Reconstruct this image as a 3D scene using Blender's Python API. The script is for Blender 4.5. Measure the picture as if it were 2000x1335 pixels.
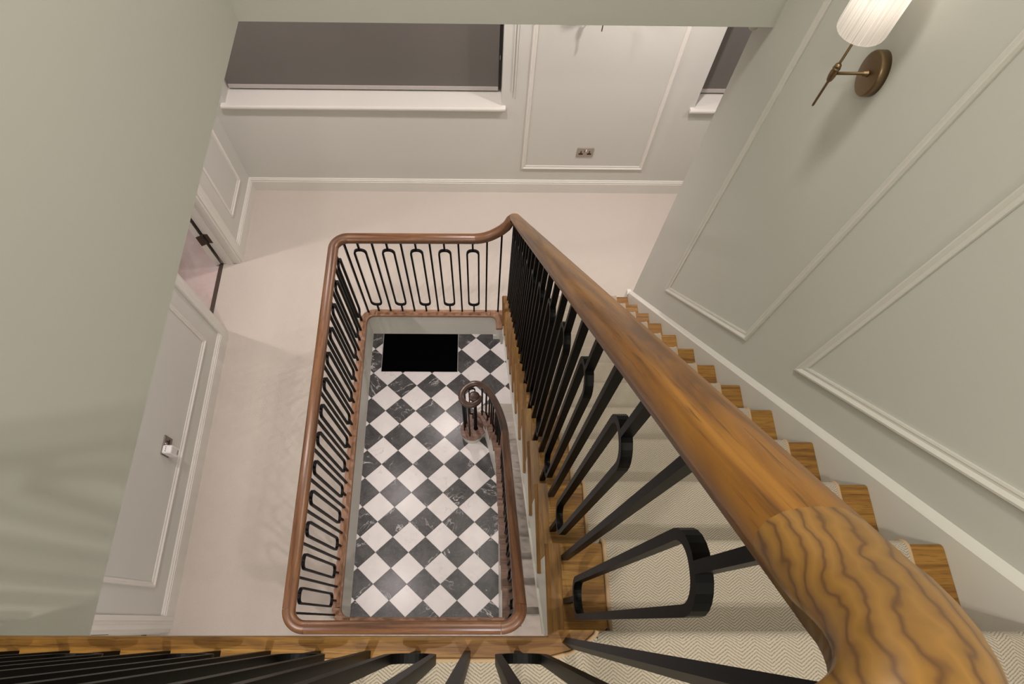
import bpy, math, random
from mathutils import Vector, Matrix
from math import sin, cos, pi, sqrt, radians, atan2

S = bpy.context.scene
COL = S.collection
for o in list(bpy.data.objects):
    bpy.data.objects.remove(o)

# ------------------------------------------------------------------ camera, world, lights
cd = bpy.data.cameras.new('camera')
cam = bpy.data.objects.new('camera', cd)
COL.objects.link(cam)
CAMZ = 3.7533
cam.matrix_world = Matrix(((0.9999547591573348, -0.0038702869240514436, -0.008689103389996079, 0),
                           (0.0008266157201249277, 0.9453823135796792, -0.3259625712826309, 0),
                           (0.009476093343132881, 0.3259406419117728, 0.945342742927185, CAMZ),
                           (0, 0, 0, 1)))
cd.sensor_width = 36
cd.lens = 980.0 * 36 / 2000
cd.shift_x = (1000 - 949.106) / 2000
cd.shift_y = (876.858 - 667.5) / 2000
cd.clip_start = 0.01
cd.clip_end = 60
S.camera = cam

S.view_settings.view_transform = 'Standard'
S.view_settings.look = 'None'
S.view_settings.exposure = 0.0
S.view_settings.gamma = 1.0
S.view_settings.use_curve_mapping = False

w = bpy.data.worlds.new('world')
S.world = w
w.use_nodes = True
bg = w.node_tree.nodes['Background']
bg.inputs[0].default_value = (0.55, 0.6, 0.7, 1)
bg.inputs[1].default_value = 0.03

WARM = (1.0, 0.80, 0.60)
MILD = (1.0, 0.888, 0.868)
UPC = (1.0, 0.94, 0.845)


def area_light(name, loc, size, power, color, label, rot=(0, 0, 0), spread=170):
    d = bpy.data.lights.new(name, 'AREA')
    d.shape = 'DISK'
    d.size = size
    d.energy = power
    d.color = color
    d.spread = radians(spread)
    o = bpy.data.objects.new(name, d)
    COL.objects.link(o)
    o.location = loc
    o.rotation_euler = rot
    return o


LIGHTS = [
    # upper landing and stairwell ceiling (z about 5)
    ('ceiling_downlight_or_fill', (-0.50, -0.72, 4.985), 0.07, 20, UPC),
    ('ceiling_downlight_or_fill', (0.42, -0.86, 4.985), 0.07, 17, UPC),
    ('ceiling_downlight_or_fill', (0.05, 1.55, 4.985), 0.45, 35, UPC),  # added broad fill light that evens out the left wall
    # first floor landing ceiling (z 2.31)
    ('ceiling_downlight_or_fill', (-0.12, 3.34, 2.305), 0.07, 14, MILD),
    ('ceiling_downlight_or_fill', (1.25, 3.30, 2.305), 0.07, 18, MILD),
    ('ceiling_downlight_or_fill', (-1.62, 3.28, 2.305), 0.07, 14, MILD),
    ('ceiling_downlight_or_fill', (-1.62, 1.45, 2.305), 0.07, 11.5, MILD),
    ('ceiling_downlight_or_fill', (-1.62, -0.35, 2.305), 0.07, 10, MILD),
    ('ceiling_downlight_or_fill', (0.05, -0.62, 2.305), 0.07, 14, MILD),
    ('ceiling_downlight_or_fill', (0.85, -0.62, 2.305), 0.07, 7, MILD),
    ('ceiling_downlight_or_fill', (2.40, 3.10, 2.305), 0.07, 10, MILD),
    # ground floor hall ceiling (z -0.31)
    ('ceiling_downlight_or_fill', (-1.45, 0.6, -0.345), 0.10, 12, MILD),
    ('ceiling_downlight_or_fill', (-1.45, 2.2, -0.345), 0.10, 12, MILD),
    ('ceiling_downlight_or_fill', (-0.6, 3.5, -0.345), 0.10, 14, MILD),
    ('ceiling_downlight_or_fill', (-0.5, -0.6, -0.345), 0.10, 12, MILD),
    ('ceiling_downlight_or_fill', (0.9, 3.5, -0.345), 0.10, 10, MILD),
    ('ceiling_downlight_or_fill', (-3.1, 2.7, 2.305), 0.10, 16, MILD),  # added in the unseen room past the left doorway to brighten it
]
for n, loc, sz, pw, c in LIGHTS:
    area_light(n, loc, sz, pw, c, '')

# ------------------------------------------------------------------ constants measured from the photograph
R_ = 0.20241           # riser
G_ = 0.21697           # going
H2 = 13 * R_           # upper landing level
ZG = -14 * R_          # ground floor level
Y1 = 2.5855            # nosing of first upper tread
XW = 1.2197            # face of wall string
XR = 1.2447            # right wall
YF = 3.9238            # back wall
XLF = -2.1811          # left wall of the corridor
XB = -1.042            # left baluster line
YN = 2.5726            # back baluster line
XS = 0.217             # flight baluster line
XT = 0.1675            # outer end of treads
XL = -1.0385           # upper left wall
YBK = 2.4083           # upper back bulkhead
HC = 2.3222            # first floor ceiling
YL = -0.0271           # upper landing edge
ZT = 5.0               # top ceiling
ZCG = -0.31            # ground ceiling
SL = R_ / G_


def nose_up(y):
    return R_ + (Y1 - y) * SL


def nose_dn(y):
    return (0.048 - y) * SL


# ------------------------------------------------------------------ materials
def mat(name):
    m = bpy.data.materials.new(name)
    m.use_nodes = True
    nt = m.node_tree
    b = nt.nodes['Principled BSDF']
    return m, nt, b


def N(nt, t, **k):
    n = nt.nodes.new(t)
    for a, v in k.items():
        setattr(n, a, v)
    return n


def ramp(nt, stops, interp='LINEAR'):
    r = N(nt, 'ShaderNodeValToRGB')
    r.color_ramp.interpolation = interp
    e = r.color_ramp.elements
    while len(e) > 1:
        e.remove(e[-1])
    e[0].position = stops[0][0]
    e[0].color = (*stops[0][1], 1)
    for p, c in stops[1:]:
        q = e.new(p)
        q.color = (*c, 1)
    return r


def mapping(nt, src, scale, loc=(0, 0, 0), rot=(0, 0, 0)):
    tc = N(nt, 'ShaderNodeTexCoord')
    mp = N(nt, 'ShaderNodeMapping')
    mp.inputs['Scale'].default_value = scale
    mp.inputs['Location'].default_value = loc
    mp.inputs['Rotation'].default_value = rot
    nt.links.new(tc.outputs[src], mp.inputs['Vector'])
    return mp


def noise(nt, mp, scale, detail=3, rough=0.5, dist=0.0):
    n = N(nt, 'ShaderNodeTexNoise')
    n.inputs['Scale'].default_value = scale
    n.inputs['Detail'].default_value = detail
    n.inputs['Roughness'].default_value = rough
    n.inputs['Distortion'].default_value = dist
    nt.links.new(mp.outputs[0], n.inputs['Vector'])
    return n


def mix(nt, fac, a, b, mode='MIX'):
    m = N(nt, 'ShaderNodeMix', data_type='RGBA', blend_type=mode)
    if isinstance(fac, (int, float)):
        m.inputs[0].default_value = fac
    else:
        nt.links.new(fac, m.inputs[0])
    for i, v in ((6, a), (7, b)):
        if isinstance(v, tuple):
            m.inputs[i].default_value = (*v, 1)
        else:
            nt.links.new(v, m.inputs[i])
    return m.outputs[2]


def math_(nt, op, a, b=None, c=None):
    m = N(nt, 'ShaderNodeMath', operation=op)
    for i, v in enumerate((a, b, c)):
        if v is None:
            continue
        if isinstance(v, (int, float)):
            m.inputs[i].default_value = v
        else:
            nt.links.new(v, m.inputs[i])
    return m.outputs[0]


def bump(nt, b, h, strength=0.2, dist=0.002):
    n = N(nt, 'ShaderNodeBump')
    n.inputs['Strength'].default_value = strength
    n.inputs['Distance'].default_value = dist
    nt.links.new(h, n.inputs['Height'])
    nt.links.new(n.outputs[0], b.inputs['Normal'])


def paint(name, col, rough=0.55, bumpy=0.04):
    m, nt, b = mat(name)
    mp = mapping(nt, 'Object', (1, 1, 1))
    n = noise(nt, mp, 1.3, 2)
    c = mix(nt, n.outputs['Fac'], tuple(x * 0.97 for x in col), tuple(min(1, x * 1.03) for x in col))
    nt.links.new(c, b.inputs['Base Color'])
    b.inputs['Roughness'].default_value = rough
    n2 = noise(nt, mp, 260, 2)
    bump(nt, b, n2.outputs['Fac'], bumpy, 0.001)
    return m


M_WALL = paint('wall_paint', (0.555, 0.557, 0.508))
M_TRIM = paint('woodwork_paint', (0.66, 0.645, 0.59), 0.38, 0.02)
M_CEIL = paint('ceiling_paint', (0.74, 0.73, 0.70))
M_REVEAL = paint('reveal_paint', (0.62, 0.61, 0.57), 0.45)


def oak(name, light, mid, dark, src='Object', axis=0, pore=0.55, rough=0.48, fine=1.0, poren=0.6, coat=0.12, long_=1.0):
    m, nt, b = mat(name)
    sc = [1.0 * fine, 1.0 * fine, 1.0 * fine]
    sc[axis] = 0.05 * fine * long_
    mp = mapping(nt, src, tuple(sc))
    n1 = noise(nt, mp, 34, 6, 0.62, 1.1)
    r1 = ramp(nt, [(0.34, dark), (0.5, mid), (0.66, light)])
    nt.links.new(n1.outputs['Fac'], r1.inputs[0])
    sc2 = [1.0 * fine, 1.0 * fine, 1.0 * fine]
    sc2[axis] = 0.045 * fine * long_
    mp2 = mapping(nt, src, tuple(sc2), (3.1, 1.7, 0.4))
    n2 = noise(nt, mp2, 330, 2, 0.6, 0.2)
    r2 = ramp(nt, [(pore, (0, 0, 0)), (pore + 0.12, (1, 1, 1))])
    nt.links.new(n2.outputs['Fac'], r2.inputs[0])
    f = math_(nt, 'MULTIPLY', r2.outputs[0], poren)
    c = mix(nt, f, r1.outputs[0], tuple(x * 0.42 for x in dark))
    nt.links.new(c, b.inputs['Base Color'])
    b.inputs['Roughness'].default_value = rough
    b.inputs['Coat Weight'].default_value = coat
    b.inputs['Coat Roughness'].default_value = 0.3
    b.inputs['Specular IOR Level'].default_value = 0.35
    bump(nt, b, r2.outputs[0], 0.12, -0.0006)
    return m


OL, OM, OD = (0.32, 0.165, 0.032), (0.235, 0.110, 0.018), (0.135, 0.055, 0.008)
M_OAK_X = oak('oak_grain_x', OL, OM, OD, 'Object', 0)
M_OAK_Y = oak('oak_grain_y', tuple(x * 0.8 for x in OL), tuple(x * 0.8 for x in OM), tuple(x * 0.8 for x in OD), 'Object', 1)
M_OAK_RAIL = oak('oak_rail', (0.30, 0.128, 0.014), (0.195, 0.076, 0.007), (0.080, 0.028, 0.003), 'UV', 0, 0.58, 0.36, 0.8, 0.6, 0.2, 1.0)
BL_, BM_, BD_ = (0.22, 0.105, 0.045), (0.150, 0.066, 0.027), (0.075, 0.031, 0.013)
M_RAIL_FF = oak('oak_rail_darker', BL_, BM_, BD_, 'UV', 0, 0.56, 0.34, 0.8, 0.5, 0.3)  # same oak, the middle floor's light put into its darker colour
M_NOSE_FF_X = oak('oak_nosing_x', (0.40, 0.225, 0.135), (0.30, 0.155, 0.085), (0.19, 0.09, 0.045), 'Object', 0)  # oak again, tinted brownish pink to carry the middle floor's light
M_NOSE_FF_Y = oak('oak_nosing_y', (0.40, 0.225, 0.135), (0.30, 0.155, 0.085), (0.19, 0.09, 0.045), 'Object', 1)
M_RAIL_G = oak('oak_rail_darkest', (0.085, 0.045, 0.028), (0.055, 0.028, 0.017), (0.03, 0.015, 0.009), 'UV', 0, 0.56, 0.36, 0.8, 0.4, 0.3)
M_OAK_G = oak('oak_lower_treads', (0.27, 0.165, 0.12), (0.20, 0.115, 0.08), (0.13, 0.07, 0.045), 'Object', 0)


def wreath_mat(name):
    """solid wood cut across its rings: wavy dark lines over the curved piece"""
    m, nt, b = mat(name)
    mp = mapping(nt, 'Object', (1, 1, 1))
    nz = noise(nt, mp, 8, 4, 0.55)
    nz2 = noise(nt, mp, 34, 2, 0.5)
    sx = N(nt, 'ShaderNodeSeparateXYZ')
    nt.links.new(mp.outputs[0], sx.inputs[0])
    d = math_(nt, 'MULTIPLY', math_(nt, 'SUBTRACT', nz.outputs['Fac'], 0.5), 0.072)
    d2 = math_(nt, 'MULTIPLY', math_(nt, 'SUBTRACT', nz2.outputs['Fac'], 0.5), 0.014)
    v = math_(nt, 'ADD', math_(nt, 'ADD', sx.outputs[0], d), d2)
    v = math_(nt, 'ADD', v, math_(nt, 'MULTIPLY', sx.outputs[1], 0.24))
    v = math_(nt, 'ADD', v, math_(nt, 'MULTIPLY', sx.outputs[2], 0.75))
    fr = math_(nt, 'FRACT', math_(nt, 'MULTIPLY', v, 78.0))
    tri = math_(nt, 'ABSOLUTE', math_(nt, 'SUBTRACT', fr, 0.5))
    r = ramp(nt, [(0.0, (0.085, 0.034, 0.006)), (0.05, (0.12, 0.05, 0.009)), (0.15, (0.205, 0.097, 0.014)), (0.5, (0.285, 0.140, 0.022))])
    nt.links.new(tri, r.inputs[0])
    big = noise(nt, mp, 14, 2)
    c = mix(nt, big.outputs['Fac'], r.outputs[0], (0.19, 0.085, 0.012), 'MIX')
    c2 = mix(nt, 0.35, r.outputs[0], c)
    mpp = mapping(nt, 'Object', (1, 0.15, 0.15), (2, 0, 0))
    n2 = noise(nt, mpp, 300, 2, 0.6)
    r2 = ramp(nt, [(0.62, (0, 0, 0)), (0.74, (1, 1, 1))])
    nt.links.new(n2.outputs['Fac'], r2.inputs[0])
    c3 = mix(nt, math_(nt, 'MULTIPLY', r2.outputs[0], 0.3), c2, (0.12, 0.05, 0.012))
    nt.links.new(c3, b.inputs['Base Color'])
    b.inputs['Roughness'].default_value = 0.38
    b.inputs['Coat Weight'].default_value = 0.2
    b.inputs['Coat Roughness'].default_value = 0.3
    return m


M_WREATH = wreath_mat('oak_wreath_rings')


def carpet(name, light, dark, period=0.060, row=0.0088, depth=0.5, tan=0.72):
    m, nt, b = mat(name)
    tc = N(nt, 'ShaderNodeTexCoord')
    sx = N(nt, 'ShaderNodeSeparateXYZ')
    nt.links.new(tc.outputs['UV'], sx.inputs[0])
    mp = mapping(nt, 'UV', (1, 1, 1))
    nz = noise(nt, mp, 90, 2)
    wob = math_(nt, 'MULTIPLY', math_(nt, 'SUBTRACT', nz.outputs['Fac'], 0.5), 0.0035)
    u, v = sx.outputs[0], sx.outputs[1]
    fr = math_(nt, 'FRACT', math_(nt, 'DIVIDE', u, period))
    tri = math_(nt, 'ABSOLUTE', math_(nt, 'SUBTRACT', fr, 0.5))       # 0..0.5
    vv = math_(nt, 'ADD', math_(nt, 'ADD', v, wob), math_(nt, 'MULTIPLY', tri, period * tan))
    rowp = math_(nt, 'SINE', math_(nt, 'MULTIPLY', vv, 2 * pi / row))
    line = math_(nt, 'MULTIPLY_ADD', rowp, 0.5, 0.5)
    # yarn knots along each rib
    kn = math_(nt, 'SINE', math_(nt, 'MULTIPLY', math_(nt, 'ADD', u, math_(nt, 'MULTIPLY', vv, 0.6)), 2 * pi / 0.0062))
    kn = math_(nt, 'MULTIPLY_ADD', kn, 0.5, 0.5)
    h = math_(nt, 'MULTIPLY_ADD', kn, 0.16, math_(nt, 'MULTIPLY', line, 0.84))
    r = ramp(nt, [(0.08, dark), (0.34, tuple(0.35 * a + 0.65 * c for a, c in zip(dark, light))), (0.6, light)])
    nt.links.new(h, r.inputs[0])
    n3 = noise(nt, mp, 420, 2, 0.7)
    c = mix(nt, math_(nt, 'MULTIPLY', n3.outputs['Fac'], 0.5), r.outputs[0], tuple(x * 0.72 for x in light))
    nt.links.new(c, b.inputs['Base Color'])
    b.inputs['Roughness'].default_value = 0.95
    b.inputs['Specular IOR Level'].default_value = 0.1
    b.inputs['Sheen Weight'].default_value = 0.15
    bump(nt, b, h, depth, 0.003)
    return m


M_RUNNER = carpet('herringbone_runner', (0.455, 0.402, 0.328), (0.185, 0.145, 0.10), row=0.0070, depth=0.35)
M_CARPET = carpet('herringbone_carpet', (0.625, 0.57, 0.505), (0.35, 0.30, 0.25), row=0.0075, depth=0.3)  # same carpet as the runner, paler pinkish light put into its colour
M_BIND = paint('binding_tape', (0.42, 0.29, 0.17), 0.9, 0.2)


def iron(name, base=0.006):
    m, nt, b = mat(name)
    mp = mapping(nt, 'Object', (1, 1, 1))
    n = noise(nt, mp, 60, 2)
    c = mix(nt, n.outputs['Fac'], (base, base * 0.95, base * 0.9), (base * 1.9, base * 1.8, base * 1.7))
    nt.links.new(c, b.inputs['Base Color'])
    b.inputs['Roughness'].default_value = 0.42
    b.inputs['Specular IOR Level'].default_value = 0.12
    return m


M_IRON = iron('black_iron', 0.0018)


def marble(name, base, vein, cloud, vw=0.02, vs=3.2, second=0.5):
    m, nt, b = mat(name)
    oi = N(nt, 'ShaderNodeObjectInfo')
    tc = N(nt, 'ShaderNodeTexCoord')
    off = N(nt, 'ShaderNodeVectorMath', operation='MULTIPLY_ADD')
    comb = N(nt, 'ShaderNodeCombineXYZ')
    for i in range(3):
        nt.links.new(oi.outputs['Random'], comb.inputs[i])
    off.inputs[1].default_value = (37.0, 61.0, 23.0)
    nt.links.new(comb.outputs[0], off.inputs[0])
    nt.links.new(tc.outputs['Object'], off.inputs[2])
    n0 = noise(nt, off, vs, 5, 0.6, 1.1)
    ab = math_(nt, 'ABSOLUTE', math_(nt, 'SUBTRACT', n0.outputs['Fac'], 0.5))
    r = ramp(nt, [(0.0, (1, 1, 1)), (vw * 0.25, (0.45, 0.45, 0.45)), (vw * 0.6, (0, 0, 0))])
    nt.links.new(ab, r.inputs[0])
    n1 = noise(nt, off, vs * 2.7, 4, 0.65, 2.0)
    ab1 = math_(nt, 'ABSOLUTE', math_(nt, 'SUBTRACT', n1.outputs['Fac'], 0.5))
    r1 = ramp(nt, [(0.0, (1, 1, 1)), (vw * 0.5, (0, 0, 0))])
    nt.links.new(ab1, r1.inputs[0])
    brk = noise(nt, off, 3.0, 2)
    rb = ramp(nt, [(0.42, (0, 0, 0)), (0.6, (1, 1, 1))])
    nt.links.new(brk.outputs['Fac'], rb.inputs[0])
    f0 = math_(nt, 'MULTIPLY', r.outputs[0], rb.outputs[0])
    f1 = math_(nt, 'MULTIPLY', math_(nt, 'MULTIPLY', r1.outputs[0], second), 1.0)
    f = math_(nt, 'MAXIMUM', f0, f1)
    n2 = noise(nt, off, 5.5, 4, 0.6, 0.4)
    rc = ramp(nt, [(0.35, (0, 0, 0)), (0.7, (1, 1, 1))])
    nt.links.new(n2.outputs['Fac'], rc.inputs[0])
    cb = mix(nt, rc.outputs[0], base, cloud)
    c = mix(nt, f, cb, vein)
    nt.links.new(c, b.inputs['Base Color'])
    b.inputs['Roughness'].default_value = 0.32
    return m


M_BLACK = marble('black_marble', (0.046, 0.045, 0.044), (0.62, 0.61, 0.59), (0.095, 0.092, 0.090), 0.018, 1.7, 0.16)
M_WHITE = marble('white_marble', (0.80, 0.765, 0.735), (0.62, 0.60, 0.58), (0.74, 0.71, 0.685), 0.012, 1.1, 0.0)


def plain(name, col, rough=0.5, metal=0.0, spec=0.5, emit=None, es=0):
    m, nt, b = mat(name)
    mp = mapping(nt, 'Object', (1, 1, 1))
    n = noise(nt, mp, 40, 2)
    c = mix(nt, n.outputs['Fac'], tuple(x * 0.95 for x in col), tuple(min(1, x * 1.05) for x in col))
    nt.links.new(c, b.inputs['Base Color'])
    b.inputs['Roughness'].default_value = rough
    b.inputs['Metallic'].default_value = metal
    b.inputs['Specular IOR Level'].default_value = spec
    if emit:
        b.inputs['Emission Color'].default_value = (*emit, 1)
        b.inputs['Emission Strength'].default_value = es
    return m


M_GROUT = plain('grout', (0.20, 0.18, 0.17), 0.9)
M_MAT = plain('black_mat', (0.0015, 0.0015, 0.0015), 1.0, 0, 0.0)
M_MATF = plain('mat_well_edge', (0.42, 0.40, 0.38), 0.5, 0.4)
M_BRASS = plain('aged_brass', (0.25, 0.175, 0.10), 0.36, 1.0)
M_SOCKET = plain('brushed_nickel', (0.42, 0.37, 0.33), 0.38, 0.9)
M_SOCKB = plain('bronze_plate', (0.22, 0.185, 0.155), 0.4, 0.8)
M_DARK = plain('dark_hole', (0.008, 0.006, 0.005), 0.6)
M_WPLAST = plain('white_plastic', (0.78, 0.77, 0.75), 0.35)
M_THRESH = plain('bronze_threshold', (0.10, 0.075, 0.06), 0.45, 0.6)
M_HINGE = plain('dark_bronze_hinge', (0.07, 0.05, 0.035), 0.42, 0.8)
M_BULB = plain('bulb', (1, 0.9, 0.8), 0.5, 0, 0.5, (1, 0.88, 0.74), 1)
M_LENS = plain('downlight_lens', (1, 0.95, 0.9), 0.5, 0, 0.5, (1, 0.9, 0.8), 6)


def fabric_blind(name, col):
    m, nt, b = mat(name)
    mp = mapping(nt, 'Object', (1, 1, 1))
    mpx = mapping(nt, 'Object', (1, 1, 0.06))
    n = noise(nt, mp, 700, 1)
    n2 = noise(nt, mpx, 2.2, 2)
    c0 = mix(nt, n2.outputs['Fac'], tuple(x * 0.88 for x in col), tuple(x * 1.12 for x in col))
    c = mix(nt, math_(nt, 'MULTIPLY', n.outputs['Fac'], 0.3), c0, tuple(x * 0.8 for x in col))
    nt.links.new(c, b.inputs['Base Color'])
    b.inputs['Roughness'].default_value = 0.85
    bump(nt, b, n.outputs['Fac'], 0.1, 0.0005)
    return m


M_BLIND = fabric_blind('blind_fabric', (0.128, 0.118, 0.105))
M_BAR = plain('blind_bar', (0.40, 0.37, 0.34), 0.45)


def plush(name):
    m, nt, b = mat(name)
    mp = mapping(nt, 'Object', (1, 1, 1))
    n = noise(nt, mp, 3.4, 4, 0.6, 0.5)
    r = ramp(nt, [(0.3, (0.47, 0.36, 0.33)), (0.7, (0.60, 0.51, 0.48))])
    nt.links.new(n.outputs['Fac'], r.inputs[0])
    nt.links.new(r.outputs[0], b.inputs['Base Color'])
    b.inputs['Roughness'].default_value = 0.95
    b.inputs['Sheen Weight'].default_value = 0.3
    n2 = noise(nt, mp, 300, 2)
    bump(nt, b, n2.outputs['Fac'], 0.4, 0.004)
    return m


M_PLUSH = plush('plush_pink_carpet')


def shade_mat():
    m, nt, b = mat('pleated_shade')
    mp = mapping(nt, 'UV', (1, 1, 1))
    n = noise(nt, mapping(nt, 'UV', (1, 0.02, 1)), 90, 2)
    r = ramp(nt, [(0.3, (0.52, 0.50, 0.47)), (0.65, (0.84, 0.82, 0.79))])
    nt.links.new(n.outputs['Fac'], r.inputs[0])
    nt.links.new(r.outputs[0], b.inputs['Base Color'])
    b.inputs['Roughness'].default_value = 0.9
    b.inputs['Transmission Weight'].default_value = 0.0
    tr = N(nt, 'ShaderNodeBsdfTranslucent')
    nt.links.new(r.outputs[0], tr.inputs[0])
    ms = N(nt, 'ShaderNodeMixShader')
    ms.inputs[0].default_value = 0.6
    nt.links.new(b.outputs[0], ms.inputs[1])
    nt.links.new(tr.outputs[0], ms.inputs[2])
    nt.links.new(ms.outputs[0], nt.nodes['Material Output'].inputs[0])
    return m


M_SHADE = shade_mat()


# ------------------------------------------------------------------ mesh helpers
class MB:
    def __init__(s):
        s.v, s.f, s.uv, s.sm = [], [], [], []

    def add(s, vs, fs, uvs=None, smooth=False):
        o = len(s.v)
        s.v += [tuple(v) for v in vs]
        for i, f in enumerate(fs):
            s.f.append(tuple(a + o for a in f))
            s.sm.append(smooth)
            s.uv.append(uvs[i] if uvs else None)
        return s

    def box(s, x0, x1, y0, y1, z0, z1):
        vs = [(x, y, z) for x in (x0, x1) for y in (y0, y1) for z in (z0, z1)]
        fs = [(0, 1, 3, 2), (4, 6, 7, 5), (0, 4, 5, 1), (2, 3, 7, 6), (0, 2, 6, 4), (1, 5, 7, 3)]
        return s.add(vs, fs)

    def prism(s, poly, z0, z1):
        """polygon (ccw, xy) extruded in z"""
        n = len(poly)
        vs = [(x, y, z0) for x, y in poly] + [(x, y, z1) for x, y in poly]
        fs = [tuple(range(n - 1, -1, -1)), tuple(range(n, 2 * n))]
        fs += [(i, (i + 1) % n, n + (i + 1) % n, n + i) for i in range(n)]
        return s.add(vs, fs)

    def ext(s, poly, x0, x1, smooth=False):
        """polygon in (y,z) extruded along x, ccw seen from +x"""
        n = len(poly)
        vs = [(x0, y, z) for y, z in poly] + [(x1, y, z) for y, z in poly]
        fs = [tuple(range(n - 1, -1, -1)), tuple(range(n, 2 * n))]
        fs += [(i, (i + 1) % n, n + (i + 1) % n, n + i) for i in range(n)]
        return s.add(vs, fs)

    def strip(s, prof, path, closed=False, cap=True, smooth=False):
        """prof: list of (off, z): off measured to the LEFT of the path direction in plan; path: xy or xyz points, mitred"""
        P = [Vector((p[0], p[1], p[2] if len(p) > 2 else 0)) for p in path]
        n, k = len(P), len(prof)
        vs = []
        for i in range(n):
            if closed:
                a, c = P[i - 1], P[(i + 1) % n]
            else:
                a, c = P[max(i - 1, 0)], P[min(i + 1, n - 1)]
            b = P[i]
            d1 = (b - a).xy
            d2 = (c - b).xy
            if d1.length < 1e-9:
                d1 = d2
            if d2.length < 1e-9:
                d2 = d1
            d1.normalize()
            d2.normalize()
            n1 = Vector((-d1.y, d1.x))
            n2 = Vector((-d2.y, d2.x))
            m = n1 + n2
            m = m / max(1e-6, m.dot(n1))
            for o, z in prof:
                vs.append((b.x + m.x * o, b.y + m.y * o, b.z + z))
        fs = []
        for i in range(n if closed else n - 1):
            j = (i + 1) % n
            for q in range(k):
                r = (q + 1) % k
                fs.append((i * k + q, j * k + q, j * k + r, i * k + r))
        if cap and not closed:
            fs.append(tuple(range(k)))
            fs.append(tuple((n - 1) * k + q for q in range(k - 1, -1, -1)))
        return s.add(vs, fs, None, smooth)

    def sweep(s, path, prof, up=Vector((0, 0, 1)), side=None, closed=False, cap=True, smooth=True, u0=0.0):
        """profile (a,b): a along side vector, b along up vector"""
        P = [Vector(p) for p in path]
        n, k = len(P), len(prof)
        vs, L = [], [u0]
        for i in range(1, n):
            L.append(L[-1] + (P[i] - P[i - 1]).length)
        per = [0.0]
        for q in range(k):
            a, b = prof[q], prof[(q + 1) % k]
            per.append(per[-1] + math.hypot(a[0] - b[0], a[1] - b[1]))
        for i in range(n):
            if closed:
                t = (P[(i + 1) % n] - P[i - 1])
            else:
                t = P[min(i + 1, n - 1)] - P[max(i - 1, 0)]
            t.normalize()
            if side is not None:
                sd = Vector(side)
                uu = sd.cross(t).normalized()
            else:
                sd = t.cross(up).normalized()
                uu = sd.cross(t).normalized()
            for a, b in prof:
                vs.append(P[i] + sd * a + uu * b)
        fs, uv = [], []
        for i in range(n if closed else n - 1):
            j = (i + 1) % n
            Lj = L[j] if j else L[i] + (P[0] - P[i]).length
            for q in range(k):
                r = (q + 1) % k
                fs.append((i * k + q, i * k + r, j * k + r, j * k + q))
                uv.append(((L[i], per[q]), (L[i], per[q + 1]), (Lj, per[q + 1]), (Lj, per[q])))
        s.add(vs, fs, uv, smooth)
        if cap and not closed:
            for idx, rev in ((0, False), (n - 1, True)):
                ring = [vs[idx * k + q] for q in range(k)]
                o = list(range(k))
                if not rev:
                    o = o[::-1]
                s.add(ring, [tuple(o)], [tuple((L[idx] + prof[q][0], prof[q][1]) for q in o)], False)
        return s

    def lathe(s, prof, c=(0, 0, 0), axis='z', seg=32, smooth=True):
        k = len(prof)
        vs = []
        for i in range(seg):
            a = 2 * pi * i / seg
            for r, h in prof:
                x, y, z = r * cos(a), r * sin(a), h
                if axis == 'x':
                    x, y, z = h, r * cos(a), r * sin(a)
                if axis == 'y':
                    x, y, z = r * cos(a), h, r * sin(a)
                vs.append((c[0] + x, c[1] + y, c[2] + z))
        fs = []
        for i in range(seg):
            j = (i + 1) % seg
            for q in range(k - 1):
                fs.append((i * k + q, j * k + q, j * k + q + 1, i * k + q + 1))
        s.add(vs, fs, None, smooth)
        return s

    def build(s, name, m, parent=None, uv='xy', kind=None, loc=None, rot=None):
        me = bpy.data.meshes.new(name)
        me.from_pydata([tuple(v) for v in s.v], [], s.f)
        me.polygons.foreach_set('use_smooth', s.sm)
        ul = me.uv_layers.new(name='UVMap')
        data = [0.0] * (2 * len(me.loops))
        for p, u in zip(me.polygons, s.uv):
            for j, li in enumerate(p.loop_indices):
                if u:
                    data[2 * li], data[2 * li + 1] = u[j]
                else:
                    c = me.vertices[me.loops[li].vertex_index].co
                    data[2 * li], data[2 * li + 1] = c.x, c.y
        ul.data.foreach_set('uv', data)
        me.materials.append(m)
        me.update()
        o = bpy.data.objects.new(name, me)
        COL.objects.link(o)
        fix_normals(me)
        if loc is not None:
            o.location = loc
        if rot is not None:
            o.rotation_euler = rot
        if parent is not None:
            put(o, parent)
        if kind:
            o['kind'] = kind
        return o


def fix_normals(me):
    import bmesh
    bm = bmesh.new()
    bm.from_mesh(me)
    bmesh.ops.recalc_face_normals(bm, faces=bm.faces)
    bm.to_mesh(me)
    bm.free()


def world_loc(o):
    v = Vector(o.location)
    while o.parent is not None:
        o = o.parent
        v += Vector(o.location)
    return v


def put(o, parent):
    """parent o, keeping its world coordinates (parents are never rotated)"""
    o.parent = parent
    o.location = Vector(o.location) - world_loc(parent)


def tag(o, label, cat, group=None):
    o['label'] = label
    o['category'] = cat
    if group:
        o['group'] = group
    return o


def thing(name, loc, label, cat, group=None):
    o = bpy.data.objects.new(name, None)
    o.empty_display_size = 0.1
    COL.objects.link(o)
    o.location = loc
    return tag(o, label, cat, group)


def struct(name, mb, m, parent=None):
    o = mb.build(name, m, parent)
    if parent is None:
        o['kind'] = 'structure'
    return o


def bevel(o, wd=0.002, seg=2):
    md = o.modifiers.new('bevel', 'BEVEL')
    md.width = wd
    md.segments = seg
    md.limit_method = 'ANGLE'
    return o


def arc(cx, cy, r, a0, a1, n=8):
    return [(cx + r * cos(radians(a0 + (a1 - a0) * i / n)), cy + r * sin(radians(a0 + (a1 - a0) * i / n))) for i in range(n + 1)]


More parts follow.
